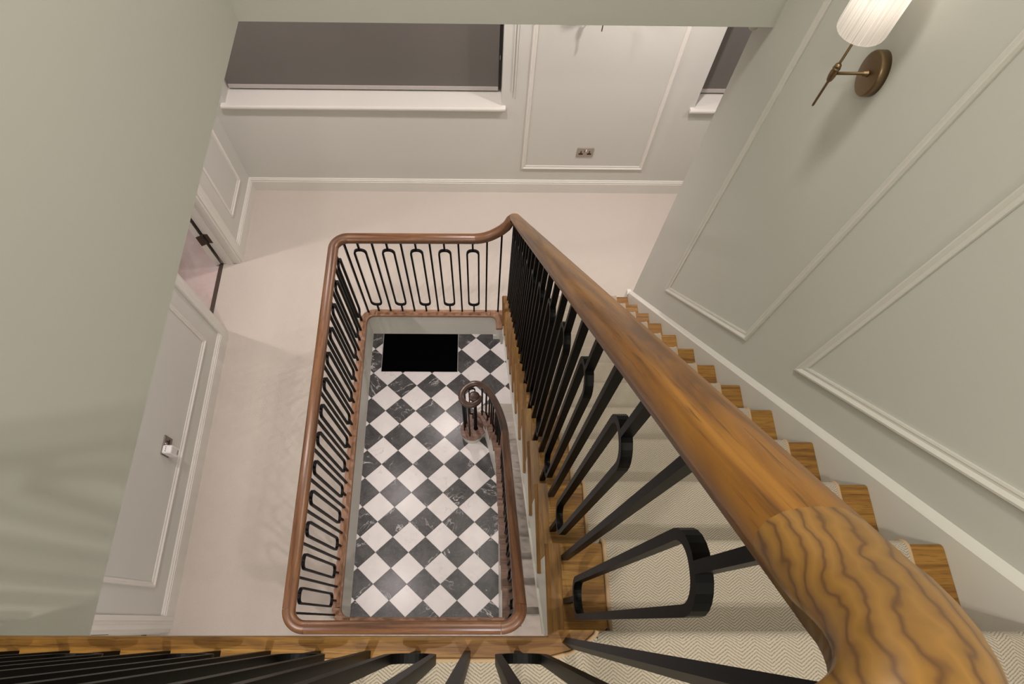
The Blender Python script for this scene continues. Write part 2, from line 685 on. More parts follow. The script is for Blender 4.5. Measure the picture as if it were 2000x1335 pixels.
# ================================================================== THE SHELL
# ---- ground floor
gf = MB().box(-2.4, XR, -1.4, 4.9, ZG - 0.1, ZG - 0.004)
GFLOOR = struct('floor', gf, M_GROUT)
DX, DY = 0.42668, 0.39806
GX, GY = -1.3698, 2.84613
hx, hy = DX / 2 - 0.0012, DY / 2 - 0.0012
tile_mesh = {}


def tile(cx, cy, m, key):
    if key not in tile_mesh:
        mb = MB()
        e = 0.0015
        vs = [(-hx, 0, 0), (0, -hy, 0), (hx, 0, 0), (0, hy, 0)]
        vs += [(-hx + e, 0, 0.004), (0, -hy + e, 0.004), (hx - e, 0, 0.004), (0, hy - e, 0.004)]
        mb.add(vs, [(3, 2, 1, 0), (4, 5, 6, 7), (0, 1, 5, 4), (1, 2, 6, 5), (2, 3, 7, 6), (3, 0, 4, 7)])
        o = mb.build('tile', m)
        tile_mesh[key] = o.data
        bpy.data.objects.remove(o)
    o = bpy.data.objects.new('tile', tile_mesh[key])
    COL.objects.link(o)
    o.location = (cx, cy, ZG - 0.004)
    put(o, GFLOOR)


for i in range(-3, 7):
    for j in range(-11, 6):
        for key, cx, cy, m in (('b', GX + (i + 0.5) * DX, GY + j * DY, M_BLACK), ('w', GX + i * DX + DX / 2, GY + (j + 0.5) * DY, M_WHITE)):
            pass
for j2 in range(-20, 9):
    for i in range(-2, 6):
        cy = GY + j2 * DY / 2
        if j2 % 2 == 0:      # rows through lattice points: black centred between them, white at half steps
            cx, m, k = GX + (i + 0.5) * DX, M_BLACK, 'b'
        else:
            cx, m, k = GX + i * DX, M_WHITE, 'w'
        # remaining half of the diamonds of this row
        if -1.9 < cx < XR + 0.1 and -1.2 < cy < 4.7:
            if not (cx > 0.75 and cy < 2.6):
                tile(cx, cy, m, k)

# black entrance mat let into the tiles
t = thing('entrance_mat', (-0.9, 3.8, ZG), 'plain black rectangular entrance mat on the marble tiled floor', 'mat')
MB().box(-1.4675, -0.3605, 3.468, 4.45, ZG + 0.0005, ZG + 0.010).build('mat_surface', M_MAT, t)
MB().box(-1.4755, -1.4675, 3.468, 4.45, ZG + 0.0005, ZG + 0.011).build('edge_strip', M_MATF, t)
MB().box(-0.3605, -0.3525, 3.468, 4.45, ZG + 0.0005, ZG + 0.011).build('edge_strip', M_MATF, t)

struct('wall_front', MB().box(-2.4, XR, 4.8, 4.9, ZG, ZCG), M_WALL)
struct('wall_left', MB().box(-2.4, -2.3, -1.4, 4.8, ZG, ZCG), M_WALL)
# short return wall with its white skirting seen in the corner of the hall
wr = struct('wall_return', MB().box(0.185, 0.34, 4.045, 4.8, ZG, ZCG), M_WALL)
MB().box(0.165, 0.36, 4.021, 4.045, ZG, ZG + 0.105).box(0.165, 0.185, 4.045, 4.8, ZG, ZG + 0.105).build('skirting_board', M_TRIM, wr)

# ---- first floor slab with the stair well cut out
WX0, WX1, WY0, WY1 = -0.9925, XR, 0.034, 2.5195
rr = 0.062
NB = 0.062                       # nosing width
slab = MB()
ZS0 = ZCG
OX0, OY0, OY1 = WX0 - NB - 0.004, WY0 - NB, WY1 + NB
slab.box(-2.4, OX0, -1.4, YF + 0.02, ZS0, -0.012)
slab.box(OX0, 3.3, OY1, YF + 0.02, ZS0, -0.012)
slab.box(OX0, XR, -1.4, OY0, ZS0, -0.012)
FF = struct('floor', slab, M_CEIL)


def flat(mb, x0, x1, y0, y1, z, th=0.012):
    mb.box(x0, x1, y0, y1, z - th, z)


# carpet pieces cover the slab (one wall to wall carpet)
cp = MB()
ro = rr + NB                       # outer radius of the nosing corners


def corner_fill(mb, cx, cy, a0, r, z0, z1, px, py):
    pts = arc(cx, cy, r, a0, a0 + 90, 8)
    poly = pts + [(px, py)]
    # triangulated fan from the outer square corner
    vs = [(px, py, z1)] + [(x, y, z1) for x, y in pts]
    mb.add(vs, [(0, i + 2, i + 1) for i in range(len(pts) - 1)])


cz = 0.0
TL0 = 0.15
flat(cp, XLF, OX0, -1.4, YF, cz)
flat(cp, XLF - TL0, XLF, 2.34, 3.078, cz)
flat(cp, XLF - TL0, XLF, -0.95, -0.06, cz)
flat(cp, OX0, 3.3, OY1, YF, cz)
flat(cp, OX0, XR, -1.4, OY0, cz)
for (cx, cy, a0, px, py) in ((OX0 + ro, OY1 - ro, 90, OX0, OY1), (OX0 + ro, OY0 + ro, 180, OX0, OY0)):
    corner_fill(cp, cx, cy, a0, ro + 0.001, -0.012, cz, px, py)
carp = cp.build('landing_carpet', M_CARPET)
tag(carp, 'pale beige herringbone carpet fitted around the stair well of the middle floor', 'carpet')

# oak nosing around the well: a ring strip with rounded corners, a part for every side
NOS = thing('well_nosing', (OX0, OY0, 0), 'narrow brown oak border edging the stair well on the carpeted middle floor', 'nosing')
npf = [(0.0, -0.030), (0.0, 0.0005), (NB - 0.008, 0.0005), (NB - 0.002, -0.002), (NB, -0.010), (NB, -0.022), (NB - 0.006, -0.030)]


def nos(path, m):
    o = MB().strip(npf, path).build('border_board', m, NOS)
    return o


cxl, cyt, cyb = OX0 + ro, OY1 - ro, OY0 + ro
# path runs clockwise seen from above so that LEFT of travel would be outside; use right-hand travel: counter-clockwise => left = inside
nos([(OX0, cyt), (OX0, cyb)], M_NOSE_FF_Y)
nos(arc(cxl, cyb, ro, 180, 270, 8), M_NOSE_FF_X)
nos([(cxl, OY0), (XS - 0.05, OY0)], M_NOSE_FF_X)
nos([(0.075, OY1), (cxl, OY1)], M_NOSE_FF_X)
nos(arc(cxl, cyt, ro, 90, 180, 8), M_NOSE_FF_Y)
# right end of the back border turns the corner into the flight
nos([(0.183, 2.40)] + arc(0.075, 2.473, 0.108, 0, 90, 8), M_NOSE_FF_Y)
MB().prism([(0.183, 2.47), (0.30, 2.47), (0.30, OY1), (0.075, OY1), (0.13, 2.57), (0.17, 2.53)], -0.03, -0.001).build('border_board', M_NOSE_FF_X, NOS)

# white apron under the border (the edge of the floor seen from above)
ap = MB()
A0 = 0.012
apath = [(0.1835 + A0 - 0.02, 2.35)] + arc(0.075, 2.473, 0.108 - NB - A0 + 0.006, 0, 90, 8)
inner = [(WX0 - A0, cyt)]
ring = [(0.30, WY1 + A0), (0.09, WY1 + A0)] + [(0.09, WY1 + A0)]
pathA = [(0.172, 2.425), (0.168, 2.46)] + arc(0.105, 2.47, 0.06, 0, 90, 6)[0:0] + [(0.160, 2.495), (0.145, 2.517), (0.12, 2.53), (0.09, WY1 + A0)]
pathA += [(WX0 - A0, WY1 + A0), (WX0 - A0, WY0 - A0), (XT + 0.02, WY0 - A0)]
ap.strip([(0, ZCG), (-0.02, ZCG), (-0.02, -0.012), (0, -0.028)], pathA)
struct('trim_1', ap, M_TRIM)

# ---- walls of the first floor
D = 0.16
ZC1 = HC
# back wall with two window openings
w1a, w1b, w2a, w2b = -2.062, 0.148, 1.705, 2.90
sz = 0.842
wb = MB()
Y2 = YF + 0.34
wb.box(-2.6, 3.3, YF, Y2, ZCG, sz - 0.03)
wb.box(-2.6, 3.3, YF, Y2, 2.16, HC + 0.1)
wb.box(-2.6, w1a, YF, Y2, sz - 0.03, 2.16)
wb.box(w1b, w2a, YF, Y2, sz - 0.03, 2.16)
wb.box(w2b, 3.3, YF, Y2, sz - 0.03, 2.16)
WB = struct('wall_back', wb, M_WALL)


def window(idx, x0, x1, first):
    W = bpy.data.objects.new('window_%d' % idx, None)
    COL.objects.link(W)
    W['kind'] = 'structure'
    W.location = ((x0 + x1) / 2, YF, sz)
    e = 0.034
    sill = MB().ext([(YF - 0.034, sz - 0.024), (YF - 0.036, sz - 0.012), (YF - 0.032, sz - 0.002), (YF - 0.026, sz),
                     (YF + 0.30, sz), (YF + 0.30, sz - 0.028), (YF + 0.0, sz - 0.028), (YF - 0.03, sz - 0.028)], x0 - e, x1 + e)
    sill.build('sill', M_TRIM, W)
    fr = MB()
    ya, yb = YF + 0.22, YF + 0.28
    fr.box(x0, x1, ya, yb, sz, sz + 0.07).box(x0, x1, ya, yb, 2.09, 2.16)
    fr.box(x0, x0 + 0.06, ya, yb, sz + 0.07, 2.09).box(x1 - 0.06, x1, ya, yb, sz + 0.07, 2.09)
    fr.build('frame', M_TRIM, W)
    xm = (x0 + x1) / 2
    MB().box(xm - 0.035, xm + 0.035, ya, yb, sz + 0.07, 2.09).build('mullion', M_TRIM, W)
    for a, b in ((x0 + 0.06, xm - 0.035), (xm + 0.035, x1 - 0.06)):
        MB().box(a, b, ya + 0.025, ya + 0.031, sz + 0.07, 2.09).build('pane', M_DARK, W)
    return W


window(1, w1a, w1b, True)
window(2, w2a, w2b, False)


def blind(x0, x1, label, right_gap):
    yb = YF + 0.150
    B = thing('roller_blind', ((x0 + x1) / 2, yb, 2.1), label, 'blind')
    MB().box(x0, x1, yb, yb + 0.0015, 0.885, 2.12).build('blind_fabric', M_BLIND, B)
    o = MB().box(x0, x1, yb - 0.006, yb + 0.008, 0.858, 0.888).build('bottom_bar', M_BAR, B)
    bevel(o, 0.002)
    MB().lathe([(0.0, x0), (0.022, x0), (0.022, x1), (0.0, x1)], (0, yb + 0.01, 2.12), 'x', 16).build('roller_tube', M_BLIND, B)
    if right_gap:
        MB().box(x1 + 0.003, x1 + 0.024, yb - 0.010, yb + 0.03, 0.875, 2.12).build('dark_gap_strip', M_DARK, B)  # black strip standing in for the dark gap between blind and reveal
        MB().box(x1 + 0.005, x1 + 0.011, yb - 0.014, yb - 0.010, 1.10, 1.13).build('side_clip', M_SOCKET, B)
    return B


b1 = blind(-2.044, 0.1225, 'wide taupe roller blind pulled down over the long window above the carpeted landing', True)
b2 = blind(1.724, 2.88, 'dark grey roller blind in the narrow window sliver beside the right hand wall', False)
# bead chain of the first blind, hanging on the wall in a long loop
ch = MB()
for xx, zb in ((0.229, 0.965), (0.249, 0.915)):
    ch.box(xx - 0.0028, xx + 0.0028, YF - 0.010, YF - 0.004, zb, 2.02)
ch.build('chain', M_REVEAL, b1)

# left wall of the corridor with two door openings
TL = 0.15
LW = MB()
d1a, d1b = 2.34, 3.078           # door 1 opening along y
d2a, d2b = -0.95, -0.046         # door 2 opening
zt = 2.05
LW.box(XLF - TL, XLF, d1b, YF, ZCG, HC + 0.1)
LW.box(XLF - TL, XLF, d2b, d1a, ZCG, HC + 0.1)
LW.box(XLF - TL, XLF, -1.4, d2a, ZCG, HC + 0.1)
LW.box(XLF - TL, XLF, d1a, d1b, zt, HC + 0.1)
LW.box(XLF - TL, XLF, d2a, d2b, zt, HC + 0.1)
WLEFT = struct('wall_left', LW, M_WALL)


def doorway(idx, ya, yb, leaf):
    Dn = bpy.data.objects.new('door_%d' % idx, None)
    COL.objects.link(Dn)
    Dn['kind'] = 'structure'
    Dn.location = (XLF, (ya + yb) / 2, 0)
    # moulded architraves each side: plan profile (x out of the wall, y away from the opening)
    prof = [(0, 0.0), (0.010, 0.0), (0.012, 0.006), (0.012, 0.030), (0.016, 0.036), (0.016, 0.050), (0.022, 0.056), (0.022, 0.080), (0.018, 0.086), (0, 0.086)]
    for yy, sg in ((yb, 1), (ya, -1)):
        mb = MB().prism([(XLF + a, yy + sg * b) for a, b in prof], 0.0, zt + 0.08)
        mb.build('architrave', M_TRIM, Dn)
    MB().box(XLF, XLF + 0.02, ya, yb, zt, zt + 0.08).build('architrave', M_TRIM, Dn)
    lin = 0.022
    for yy, sg in ((yb, -1), (ya, 1)):
        y0, y1 = sorted((yy, yy + sg * lin))
        MB().box(XLF - TL, XLF, y0, y1, 0, zt).build('jamb', M_TRIM, Dn)
        y0, y1 = sorted((yy + sg * lin, yy + sg * (lin + 0.012)))
        MB().box(XLF - 0.105, XLF - 0.06, y0, y1, 0, zt).build('door_stop', M_TRIM, Dn)
    MB().box(XLF - TL, XLF, ya, yb, zt - lin, zt).build('jamb', M_TRIM, Dn)
    MB().box(XLF - TL - 0.035, XLF - TL, ya + lin, yb - lin, -0.006, 0.004).build('threshold', M_THRESH, Dn)
    return Dn


d1 = doorway(1, d1a, d1b, True)
d2 = doorway(2, d2a, d2b, False)
# door 1 leaf swung right back into the room, only its hinged edge shows
lf = thing('door_leaf', (-2.36, 3.05, 0), 'white door leaf swung fully open, its hinged edge showing in the left doorway', 'door')
ang = radians(118)
dx, dy = cos(ang), sin(ang)
nx, ny = -dy, dx
hxp, hyp = -2.352, 3.040
th, wl = 0.042, 0.72
poly = [(hxp, hyp), (hxp + nx * th, hyp + ny * th), (hxp + nx * th + dx * wl, hyp + ny * th + dy * wl), (hxp + dx * wl, hyp + dy * wl)]
MB().prism(poly, 0.012, 2.03).build('leaf_panel', M_TRIM, lf)
for zh in (0.26, 1.75):
    hg = MB()
    hg.box(XLF - 0.150, XLF - 0.110, 3.0525, 3.0555, zh, zh + 0.10)
    hg.prism([(hxp - 0.001, hyp - 0.004), (hxp - 0.001 + nx * 0.036, hyp - 0.004 + ny * 0.036), (hxp + nx * 0.036, hyp + ny * 0.036), (hxp, hyp)], zh, zh + 0.10)
    hg.build('hinge', M_HINGE, lf)
MB().lathe([(0, 0.25), (0.006, 0.25), (0.006, 0.37), (0, 0.37)], (XLF - 0.158, 3.046, 0), 'z', 10).build('hinge_pin', M_HINGE, lf)
# hinge and threshold of the nearer doorway
MB().box(XLF - 0.10, XLF - 0.035, d2b - 0.026, d2b - 0.0215, 0.55, 0.66).build('hinge', M_HINGE, d2)

# rooms beyond the two doorways: plush pink carpet and plain walls
rm = MB().box(-5.0, XLF - TL, -1.4, YF, -0.05, -0.001)
struct('floor', rm, M_PLUSH)
struct('wall_left', MB().box(-5.1, -5.0, -1.4, YF, -0.05, HC).box(-5.0, XLF - TL, YF, YF + 0.1, -0.05, HC)
       .box(-5.0, XLF - TL, -1.5, -1.4, -0.05, HC).box(-5.0, XLF - TL, 0.9, 1.0, -0.05, HC), M_WALL)

# ---- ceiling of the first floor / slab of the second floor (landing side)
cl = MB()
cl.box(-5.1, XL - 0.03, -1.5, YF + 0.1, HC + 0.001, HC + 0.12)
cl.box(XL - 0.03, 3.3, YBK + 0.03, YF + 0.1, HC + 0.001, HC + 0.12)
struct('ceiling', cl, M_CEIL)
struct('ceiling', MB().box(-2.4, OX0, -1.4, 4.9, ZCG - 0.02, ZCG).box(OX0, XR + 0.1, OY1, 4.9, ZCG - 0.02, ZCG).box(OX0, XR, -1.4, WY0 - 0.03, ZCG - 0.02, ZCG), M_CEIL)
LZ = H2 - 0.012
up = MB().box(XL, XR, -1.5, YL - 0.025, HC, LZ)
struct('floor', up, M_CEIL)

# upper walls
struct('wall_left', MB().box(XL - 0.10, XL, -1.5, YBK + 0.1, HC, ZT), M_WALL)
struct('wall_back', MB().box(XL, XR, YBK, YBK + 0.1, HC, ZT), M_WALL)
struct('wall_front', MB().box(XL - 0.1, XR + 0.12, -1.6, -1.5, HC, ZT).box(-2.4, XR + 0.12, -1.5, -1.4, ZG, HC), M_WALL)
YE = 2.585
WR = struct('wall_right', MB().box(XR, XR + 0.12, -1.5, YE, ZG, ZT).box(XR, XR + 0.12, YE, 4.8, ZG, ZCG), M_WALL)
struct('ceiling', MB().box(XL - 0.1, XR + 0.12, -1.6, YBK + 0.1, ZT, ZT + 0.1), M_CEIL)
# landing going on behind the right wall
struct('wall_right', MB().box(3.3, 3.4, 2.3, YF + 0.3, ZCG, HC + 0.1).box(XR + 0.12, 3.3, 2.2, 2.3, ZCG, HC + 0.1), M_WALL)

# ---- skirting boards
SKP = [(0, 0.0), (0.019, 0.0), (0.019, 0.100), (0.015, 0.1045), (0.0165, 0.109), (0.0165, 0.116), (0.011, 0.1205), (0.011, 0.126), (0.007, 0.1325), (0, 0.1325)]


def skirt(name, path):
    o = struct(name, MB().strip(SKP, path), M_TRIM)
    return o


# offsets go to the left of the path
skirt('baseboard_back', [(3.28, YF), (XLF, YF), (XLF, d1b + 0.086)])
skirt('baseboard_left', [(XLF, d1a - 0.086), (XLF, d2b + 0.086)])
skirt('baseboard_left', [(XLF, d2a - 0.086), (XLF, -1.4)])

# ---- panel mouldings
MP = [(-0.017, 0.0), (-0.017, 0.006), (-0.011, 0.0075), (-0.008, 0.0065), (-0.003, 0.0065), (-0.001, 0.0085), (0.006, 0.014), (0.012, 0.013), (0.017, 0.006), (0.017, 0.0)]


def moulding(plane, corners, parent, scale=1.0):
    """closed mitred frame. plane: ('x', X, sign) or ('y', Y, sign): sign = outward normal. corners: (a,z) ccw list (centre line)"""
    P = [Vector((a, z)) for a, z in corners]
    n = len(P)
    k = len(MP)
    vs = []
    area = sum(P[i].x * P[(i + 1) % n].y - P[(i + 1) % n].x * P[i].y for i in range(n))
    sgn = -1 if area > 0 else 1
    for i in range(n):
        d1_ = (P[i] - P[i - 1]).normalized()
        d2_ = (P[(i + 1) % n] - P[i]).normalized()
        n1 = Vector((-d1_.y, d1_.x)) * sgn
        n2 = Vector((-d2_.y, d2_.x)) * sgn
        m = n1 + n2
        m = m / max(1e-6, m.dot(n1))
        for o, h in MP:
            q = P[i] + m * o * scale
            if plane[0] == 'x':
                vs.append((plane[1] + plane[2] * h * scale, q.x, q.y))
            else:
                vs.append((q.x, plane[1] + plane[2] * h * scale, q.y))
    fs = []
    for i in range(n):
        j = (i + 1) % n
        for q in range(k - 1):
            fs.append((i * k + q, j * k + q, j * k + q + 1, i * k + q + 1))
    return MB().add(vs, fs).build('panel_moulding', M_TRIM, parent)


hw = 0.0165
moulding(('y', YF, -1), [(0.354 + hw, 0.254 + hw), (1.458 - hw, 0.254 + hw), (1.458 - hw, 2.12), (0.354 + hw, 2.12)], WB)
moulding(('x', XLF, 1), [(3.325 + hw, 0.264 + hw), (3.745 - hw, 0.264 + hw), (3.745 - hw, 2.12), (3.325 + hw, 2.12)], WLEFT)
moulding(('x', XLF, 1), [(0.216 + hw, 0.272 + hw), (2.10 - hw, 0.272 + hw), (2.10 - hw, 2.12), (0.216 + hw, 2.12)], WLEFT)
for (ya, yb, za) in ((2.127, 1.250, 0.896), (0.950, 0.05, 1.981), (-0.22, -1.3, 2.90)):
    sl = SL if za < 2.6 else 0.0
    h_ = 2.35 if za < 1.5 else (2.1 if za < 2.5 else 1.5)
    a = 0.018
    z_at = lambda y: za + (ya - y) * sl * 0.985
    ys = (ya - a, yb + a)
    moulding(('x', XR, -1), [(ys[0], z_at(ys[0]) + 0.024), (ys[1], z_at(ys[1]) + 0.024), (ys[1], z_at(ys[1]) + h_), (ys[0], z_at(ys[0]) + h_)], WR, 1.05)

# small white fixture under the bulkhead corner at the end of the right wall
fx = MB().lathe([(0, 0), (0.016, 0), (0.020, 0.006), (0.020, 0.060), (0, 0.060)], (XR - 0.045, 2.50, HC - 0.0605), 'z', 16).build('corner_sensor', M_TRIM)
tag(fx, 'tiny white round fixture tucked under the bulkhead where the right wall ends', 'sensor')


# ================================================================== STAIRS
def tread_profile(yf, yb, z, th=0.030):
    """nosing to the +y side; returns ccw seen from +x"""
    r = th / 2
    p = [(yb, z - th), (yf - r, z - th)]
    for i in range(1, 8):
        a = -90 + 180 * i / 8
        p.append((yf - r + r * cos(radians(a)), z - r + r * sin(radians(a))))
    p += [(yf - r, z), (yb, z)]
    return p


def build_flight(prefix_label, top_y, n, z_of, y_of, m_tread, m_end, m_riser, xr, lower=False, skip=()):
    F = thing('staircase', (0.7, y_of(1), z_of(1) - R_), prefix_label, 'staircase')
    return F


# ---- upper flight
UF = thing('staircase', (0.7, Y1, 0), 'upper flight with honey oak tread ends climbing beside the panelled wall', 'staircase')
RB = 0.060                                     # returns run back past the next riser
for k in range(1, 13):
    z = k * R_
    yf = Y1 - (k - 1) * G_
    yb = yf - G_ - 0.02
    o = MB().ext(tread_profile(yf, yb, z), XT + 0.040, XW).build('tread', M_OAK_X, UF)
    # mitred return nosing on the open end
    rp = [(XT, yf - 0.004), (XT, yf - G_ - RB), (XT + 0.0395, yf - G_ - RB + 0.0), (XT + 0.0395, yf - 0.038)]
    rn = MB()
    thn = 0.030
    xs = [(0.0, -thn * 0.5), (0.003, -0.005), (0.010, 0.0), (0.0395, 0.0), (0.0395, -thn), (0.010, -thn), (0.003, -thn + 0.005)]
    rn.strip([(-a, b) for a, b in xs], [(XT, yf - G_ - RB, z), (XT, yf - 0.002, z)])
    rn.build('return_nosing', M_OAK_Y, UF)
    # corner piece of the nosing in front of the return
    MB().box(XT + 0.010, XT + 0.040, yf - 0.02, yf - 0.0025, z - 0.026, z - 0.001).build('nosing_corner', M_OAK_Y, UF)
for k in range(1, 14):
    yf = Y1 - (k - 1) * G_ - 0.022
    MB().box(XT + 0.014, XW, yf - 0.018, yf, (k - 1) * R_, k * R_ - 0.030).build('riser', M_OAK_X, UF)
# outer cut string (white), its lower edge parallel to the pitch, with a bead, and the soffit
xs0, xs1 = 0.178, 0.206
top = []
for k in range(1, 13):
    yf = Y1 - (k - 1) * G_
    top += [(yf - 0.022, k * R_ - 0.03), (yf - G_ - 0.022, k * R_ - 0.03)]
top[0] = (Y1 - 0.022, R_ - 0.03)
yA, yB = Y1 - 0.022, -0.03
lowz = lambda y: nose_up(y) - 0.395
st = MB()
for k in range(1, 13):
    ya = Y1 - (k - 1) * G_ - 0.022
    yb = ya - G_
    st.ext([(yb, max(0.0, lowz(yb))), (ya, max(0.0, lowz(ya))), (ya, k * R_ - 0.03), (yb, k * R_ - 0.03)], xs0, xs1)
st.build('outer_string', M_TRIM, UF)
yz0 = Y1 - 0.022 - (0.395 - 0.03) / SL * 0
y_st = Y1 - (0.395 - R_) / SL
MB().ext([(-0.03, lowz(-0.03)), (y_st, lowz(y_st)), (y_st, lowz(y_st) + 0.02), (-0.03, lowz(-0.03) + 0.02)], xs0 - 0.006, xs0).build('string_bead', M_TRIM, UF)
MB().ext([(-0.03, lowz(-0.03) - 0.004), (y_st, lowz(y_st) - 0.004), (y_st, lowz(y_st) + 0.010), (-0.03, lowz(-0.03) + 0.010)], xs1, XR - 0.002).build('soffit', M_CEIL, UF)
# wall string with chamfered top
wst = MB()
ys_, ye_ = 2.615, YL - 0.9
offo, offw = 0.042, 0.066
y_top = YL + 0.0
zt0 = nose_up(y_top)
vsx = []
wst_prof = lambda y, lift=0: [(XR, nose_up(y) - 0.42), (XW + 0.001, nose_up(y) - 0.42), (XW + 0.001, nose_up(y) + offo), (XW + 0.006, nose_up(y) + offo + 0.007), (XR, nose_up(y) + offw)]
vv = []
for y in (ys_, -0.05):
    vv += [(x, y, max(z, 0.0 if y > 1 else z)) for x, z in wst_prof(y)]
wst.add(vv, [(0, 1, 6, 5), (1, 2, 7, 6), (2, 3, 8, 7), (3, 4, 9, 8), (4, 0, 5, 9), (4, 3, 2, 1, 0), (5, 6, 7, 8, 9)])
wst.build('wall_string', M_TRIM, UF)
# level skirting of the upper landing continues from it
zl = nose_up(-0.05) + offo
skl = struct('baseboard_right', MB().box(XW + 0.001, XR, -1.5, -0.05, H2, zl), M_TRIM)
# end block of the string on the carpet
MB().box(XW - 0.004, XR + 0.002, 2.590, 2.640, 0.0, 0.225).build('string_end', M_TRIM, UF)

# ---- runner on the upper flight
RX0, RX1 = 0.3215, 1.1205
RT = 0.009


def runner_path_up():
    """profile polyline (y,z) of the outer surface from bottom to top"""
    pts = [(Y1 - 0.010, 0.0)]
    for k in range(1, 14):
        z = k * R_
        yf = Y1 - (k - 1) * G_
        yr = yf - 0.018
        pts.append((yr + RT, (k - 1) * R_ + (RT if k > 1 else 0)))
        pts.append((yr + RT, z - 0.040))
        r = 0.015 + RT
        for i in range(0, 9):
            a = -80 + 170 * i / 8
            pts.append((yf - 0.015 + r * cos(radians(a)), z - 0.015 + r * sin(radians(a))))
        if k < 13:
            pts.append((yf - G_ - 0.018 + RT + 0.004, z + RT))
    return pts[:-9]


def ribbon(pts, x0, x1, name, m, parent, off=0.0, u_per=0.060):
    """sheet over the steps with UV = (across, along)"""
    vs, fs, uv = [], [], []
    L = 0.0
    Ls = []
    for i, (y, z) in enumerate(pts):
        if i:
            L += math.hypot(y - pts[i - 1][0], z - pts[i - 1][1])
        Ls.append(L)
        vs += [(x0, y, z), (x1, y, z)]
    for i in range(len(pts) - 1):
        fs.append((2 * i, 2 * i + 1, 2 * i + 3, 2 * i + 2))
        uv.append(((x0, Ls[i]), (x1, Ls[i]), (x1, Ls[i + 1]), (x0, Ls[i + 1])))
    o = MB().add(vs, fs, uv, False).build(name, m, parent)
    return o


RU = thing('stair_runner', (0.72, Y1, 0), 'beige herringbone stair runner wrapped over the upper oak flight', 'carpet')
rp = runner_path_up()
ribbon(rp, RX0, RX1, 'runner_pile', M_RUNNER, RU)
for xx in (RX0, RX1):
    MB().sweep([(xx, y, z - 0.003) for y, z in rp], [(0.006 * cos(a * pi / 3), 0.006 * sin(a * pi / 3)) for a in range(6)], side=(1, 0, 0)).build('binding', M_BIND, RU)
# brass rod bracket by the top riser
bk = thing('rod_bracket', (0.302, 0.0, 12 * R_ + 0.03), 'little brass stair rod bracket on the oak at the top riser by the runner', 'bracket')
yk = Y1 - 12 * G_ - 0.022
o = MB().box(0.300, 0.320, yk, yk + 0.010, 12 * R_ + 0.012, 12 * R_ + 0.034).build('bracket_plate', M_BRASS, bk)
bevel(o, 0.002)
MB().lathe([(0, 0.0), (0.006, 0.0), (0.006, 0.014), (0.003, 0.018), (0, 0.018)], (0.310, yk + 0.009, 12 * R_ + 0.023), 'y', 12).build('screw_boss', M_DARK, bk)

# ---- upper landing: oak border along the well and the carpet
UN = thing('landing_nosing', (0, YL, H2), 'honey oak border board running along the bottom edge of the picture', 'nosing')
MB().strip([(0, 0), (0, -0.030), (0.006, -0.030), (0.006, 0.0)], [(0, 0), (0.0001, 0)]) if False else None
bd = MB()
bd.ext([(YL - 0.070, H2 - 0.030), (YL - 0.006, H2 - 0.030), (YL - 0.001, H2 - 0.024), (YL, H2 - 0.015), (YL - 0.002, H2 - 0.003), (YL - 0.008, H2), (YL - 0.070, H2)], XL, 0.1415)
bd.build('border_board', M_OAK_X, UN)
MB().prism([(0.1415, YL), (0.1415, YL - 0.06), (0.25, YL - 0.06), (0.25, YL + 0.012), (XT, YL + 0.012)], H2 - 0.030, H2 - 0.0002).build('border_board', M_OAK_X, UN)
# face below the border
MB().box(XL, xs0, YL - 0.030, YL - 0.016, HC - 0.005, H2 - 0.030).build('apron_board', M_TRIM, UN)

cz2 = H2 + RT
lc = MB()
edge = [(XL, -0.0785), (0.128, -0.0755), (0.185, -0.062), (0.213, -0.0480), (0.240, -0.0260), (0.2437, -0.0175)]
poly = edge[:-1] + [(0.2437, -0.036), (XW, -0.036), (XW, -1.5), (XL, -1.5)]
lc.prism(poly[::-1], H2 - 0.010, cz2)
lco = lc.build('landing_carpet', M_RUNNER)
tag(lco, 'herringbone carpet of the top landing at the bottom edge beyond the oak border', 'carpet')
MB().sweep([(x, y + 0.001, cz2 - 0.004) for x, y in edge], [(0.005 * cos(a * pi / 3), 0.005 * sin(a * pi / 3)) for a in range(6)]).build('binding', M_BIND, lco)
# bullnose of carpet over the top step
bn = MB()
r = 0.024
pts = [(-0.036 + 0.019 * sin(radians(a)), cz2 - r + r * cos(radians(a))) for a in range(0, 181, 15)] + [(-0.040, cz2 - 2 * r)]
ribbon(pts, 0.2437, XW, 'step_edge', M_RUNNER, lco)


# ================================================================== LOWER FLIGHT
LF = thing('staircase', (0.7, 2.9, ZG), 'lower flight with dull brown oak steps sinking to the marble hall under the upper stairs', 'staircase')
railcurve = [(0.217, 1.70), (0.204, 1.905), (0.183, 2.061), (0.149, 2.229), (0.118, 2.348), (0.088, 2.448), (0.030, 2.575), (-0.064, 2.645)]


def rc_x(y):
    if y <= 1.70:
        return 0.217
    for a, b in zip(railcurve, railcurve[1:]):
        if a[1] <= y <= b[1]:
            t_ = (y - a[1]) / (b[1] - a[1])
            return a[0] + (b[0] - a[0]) * t_
    return -0.064


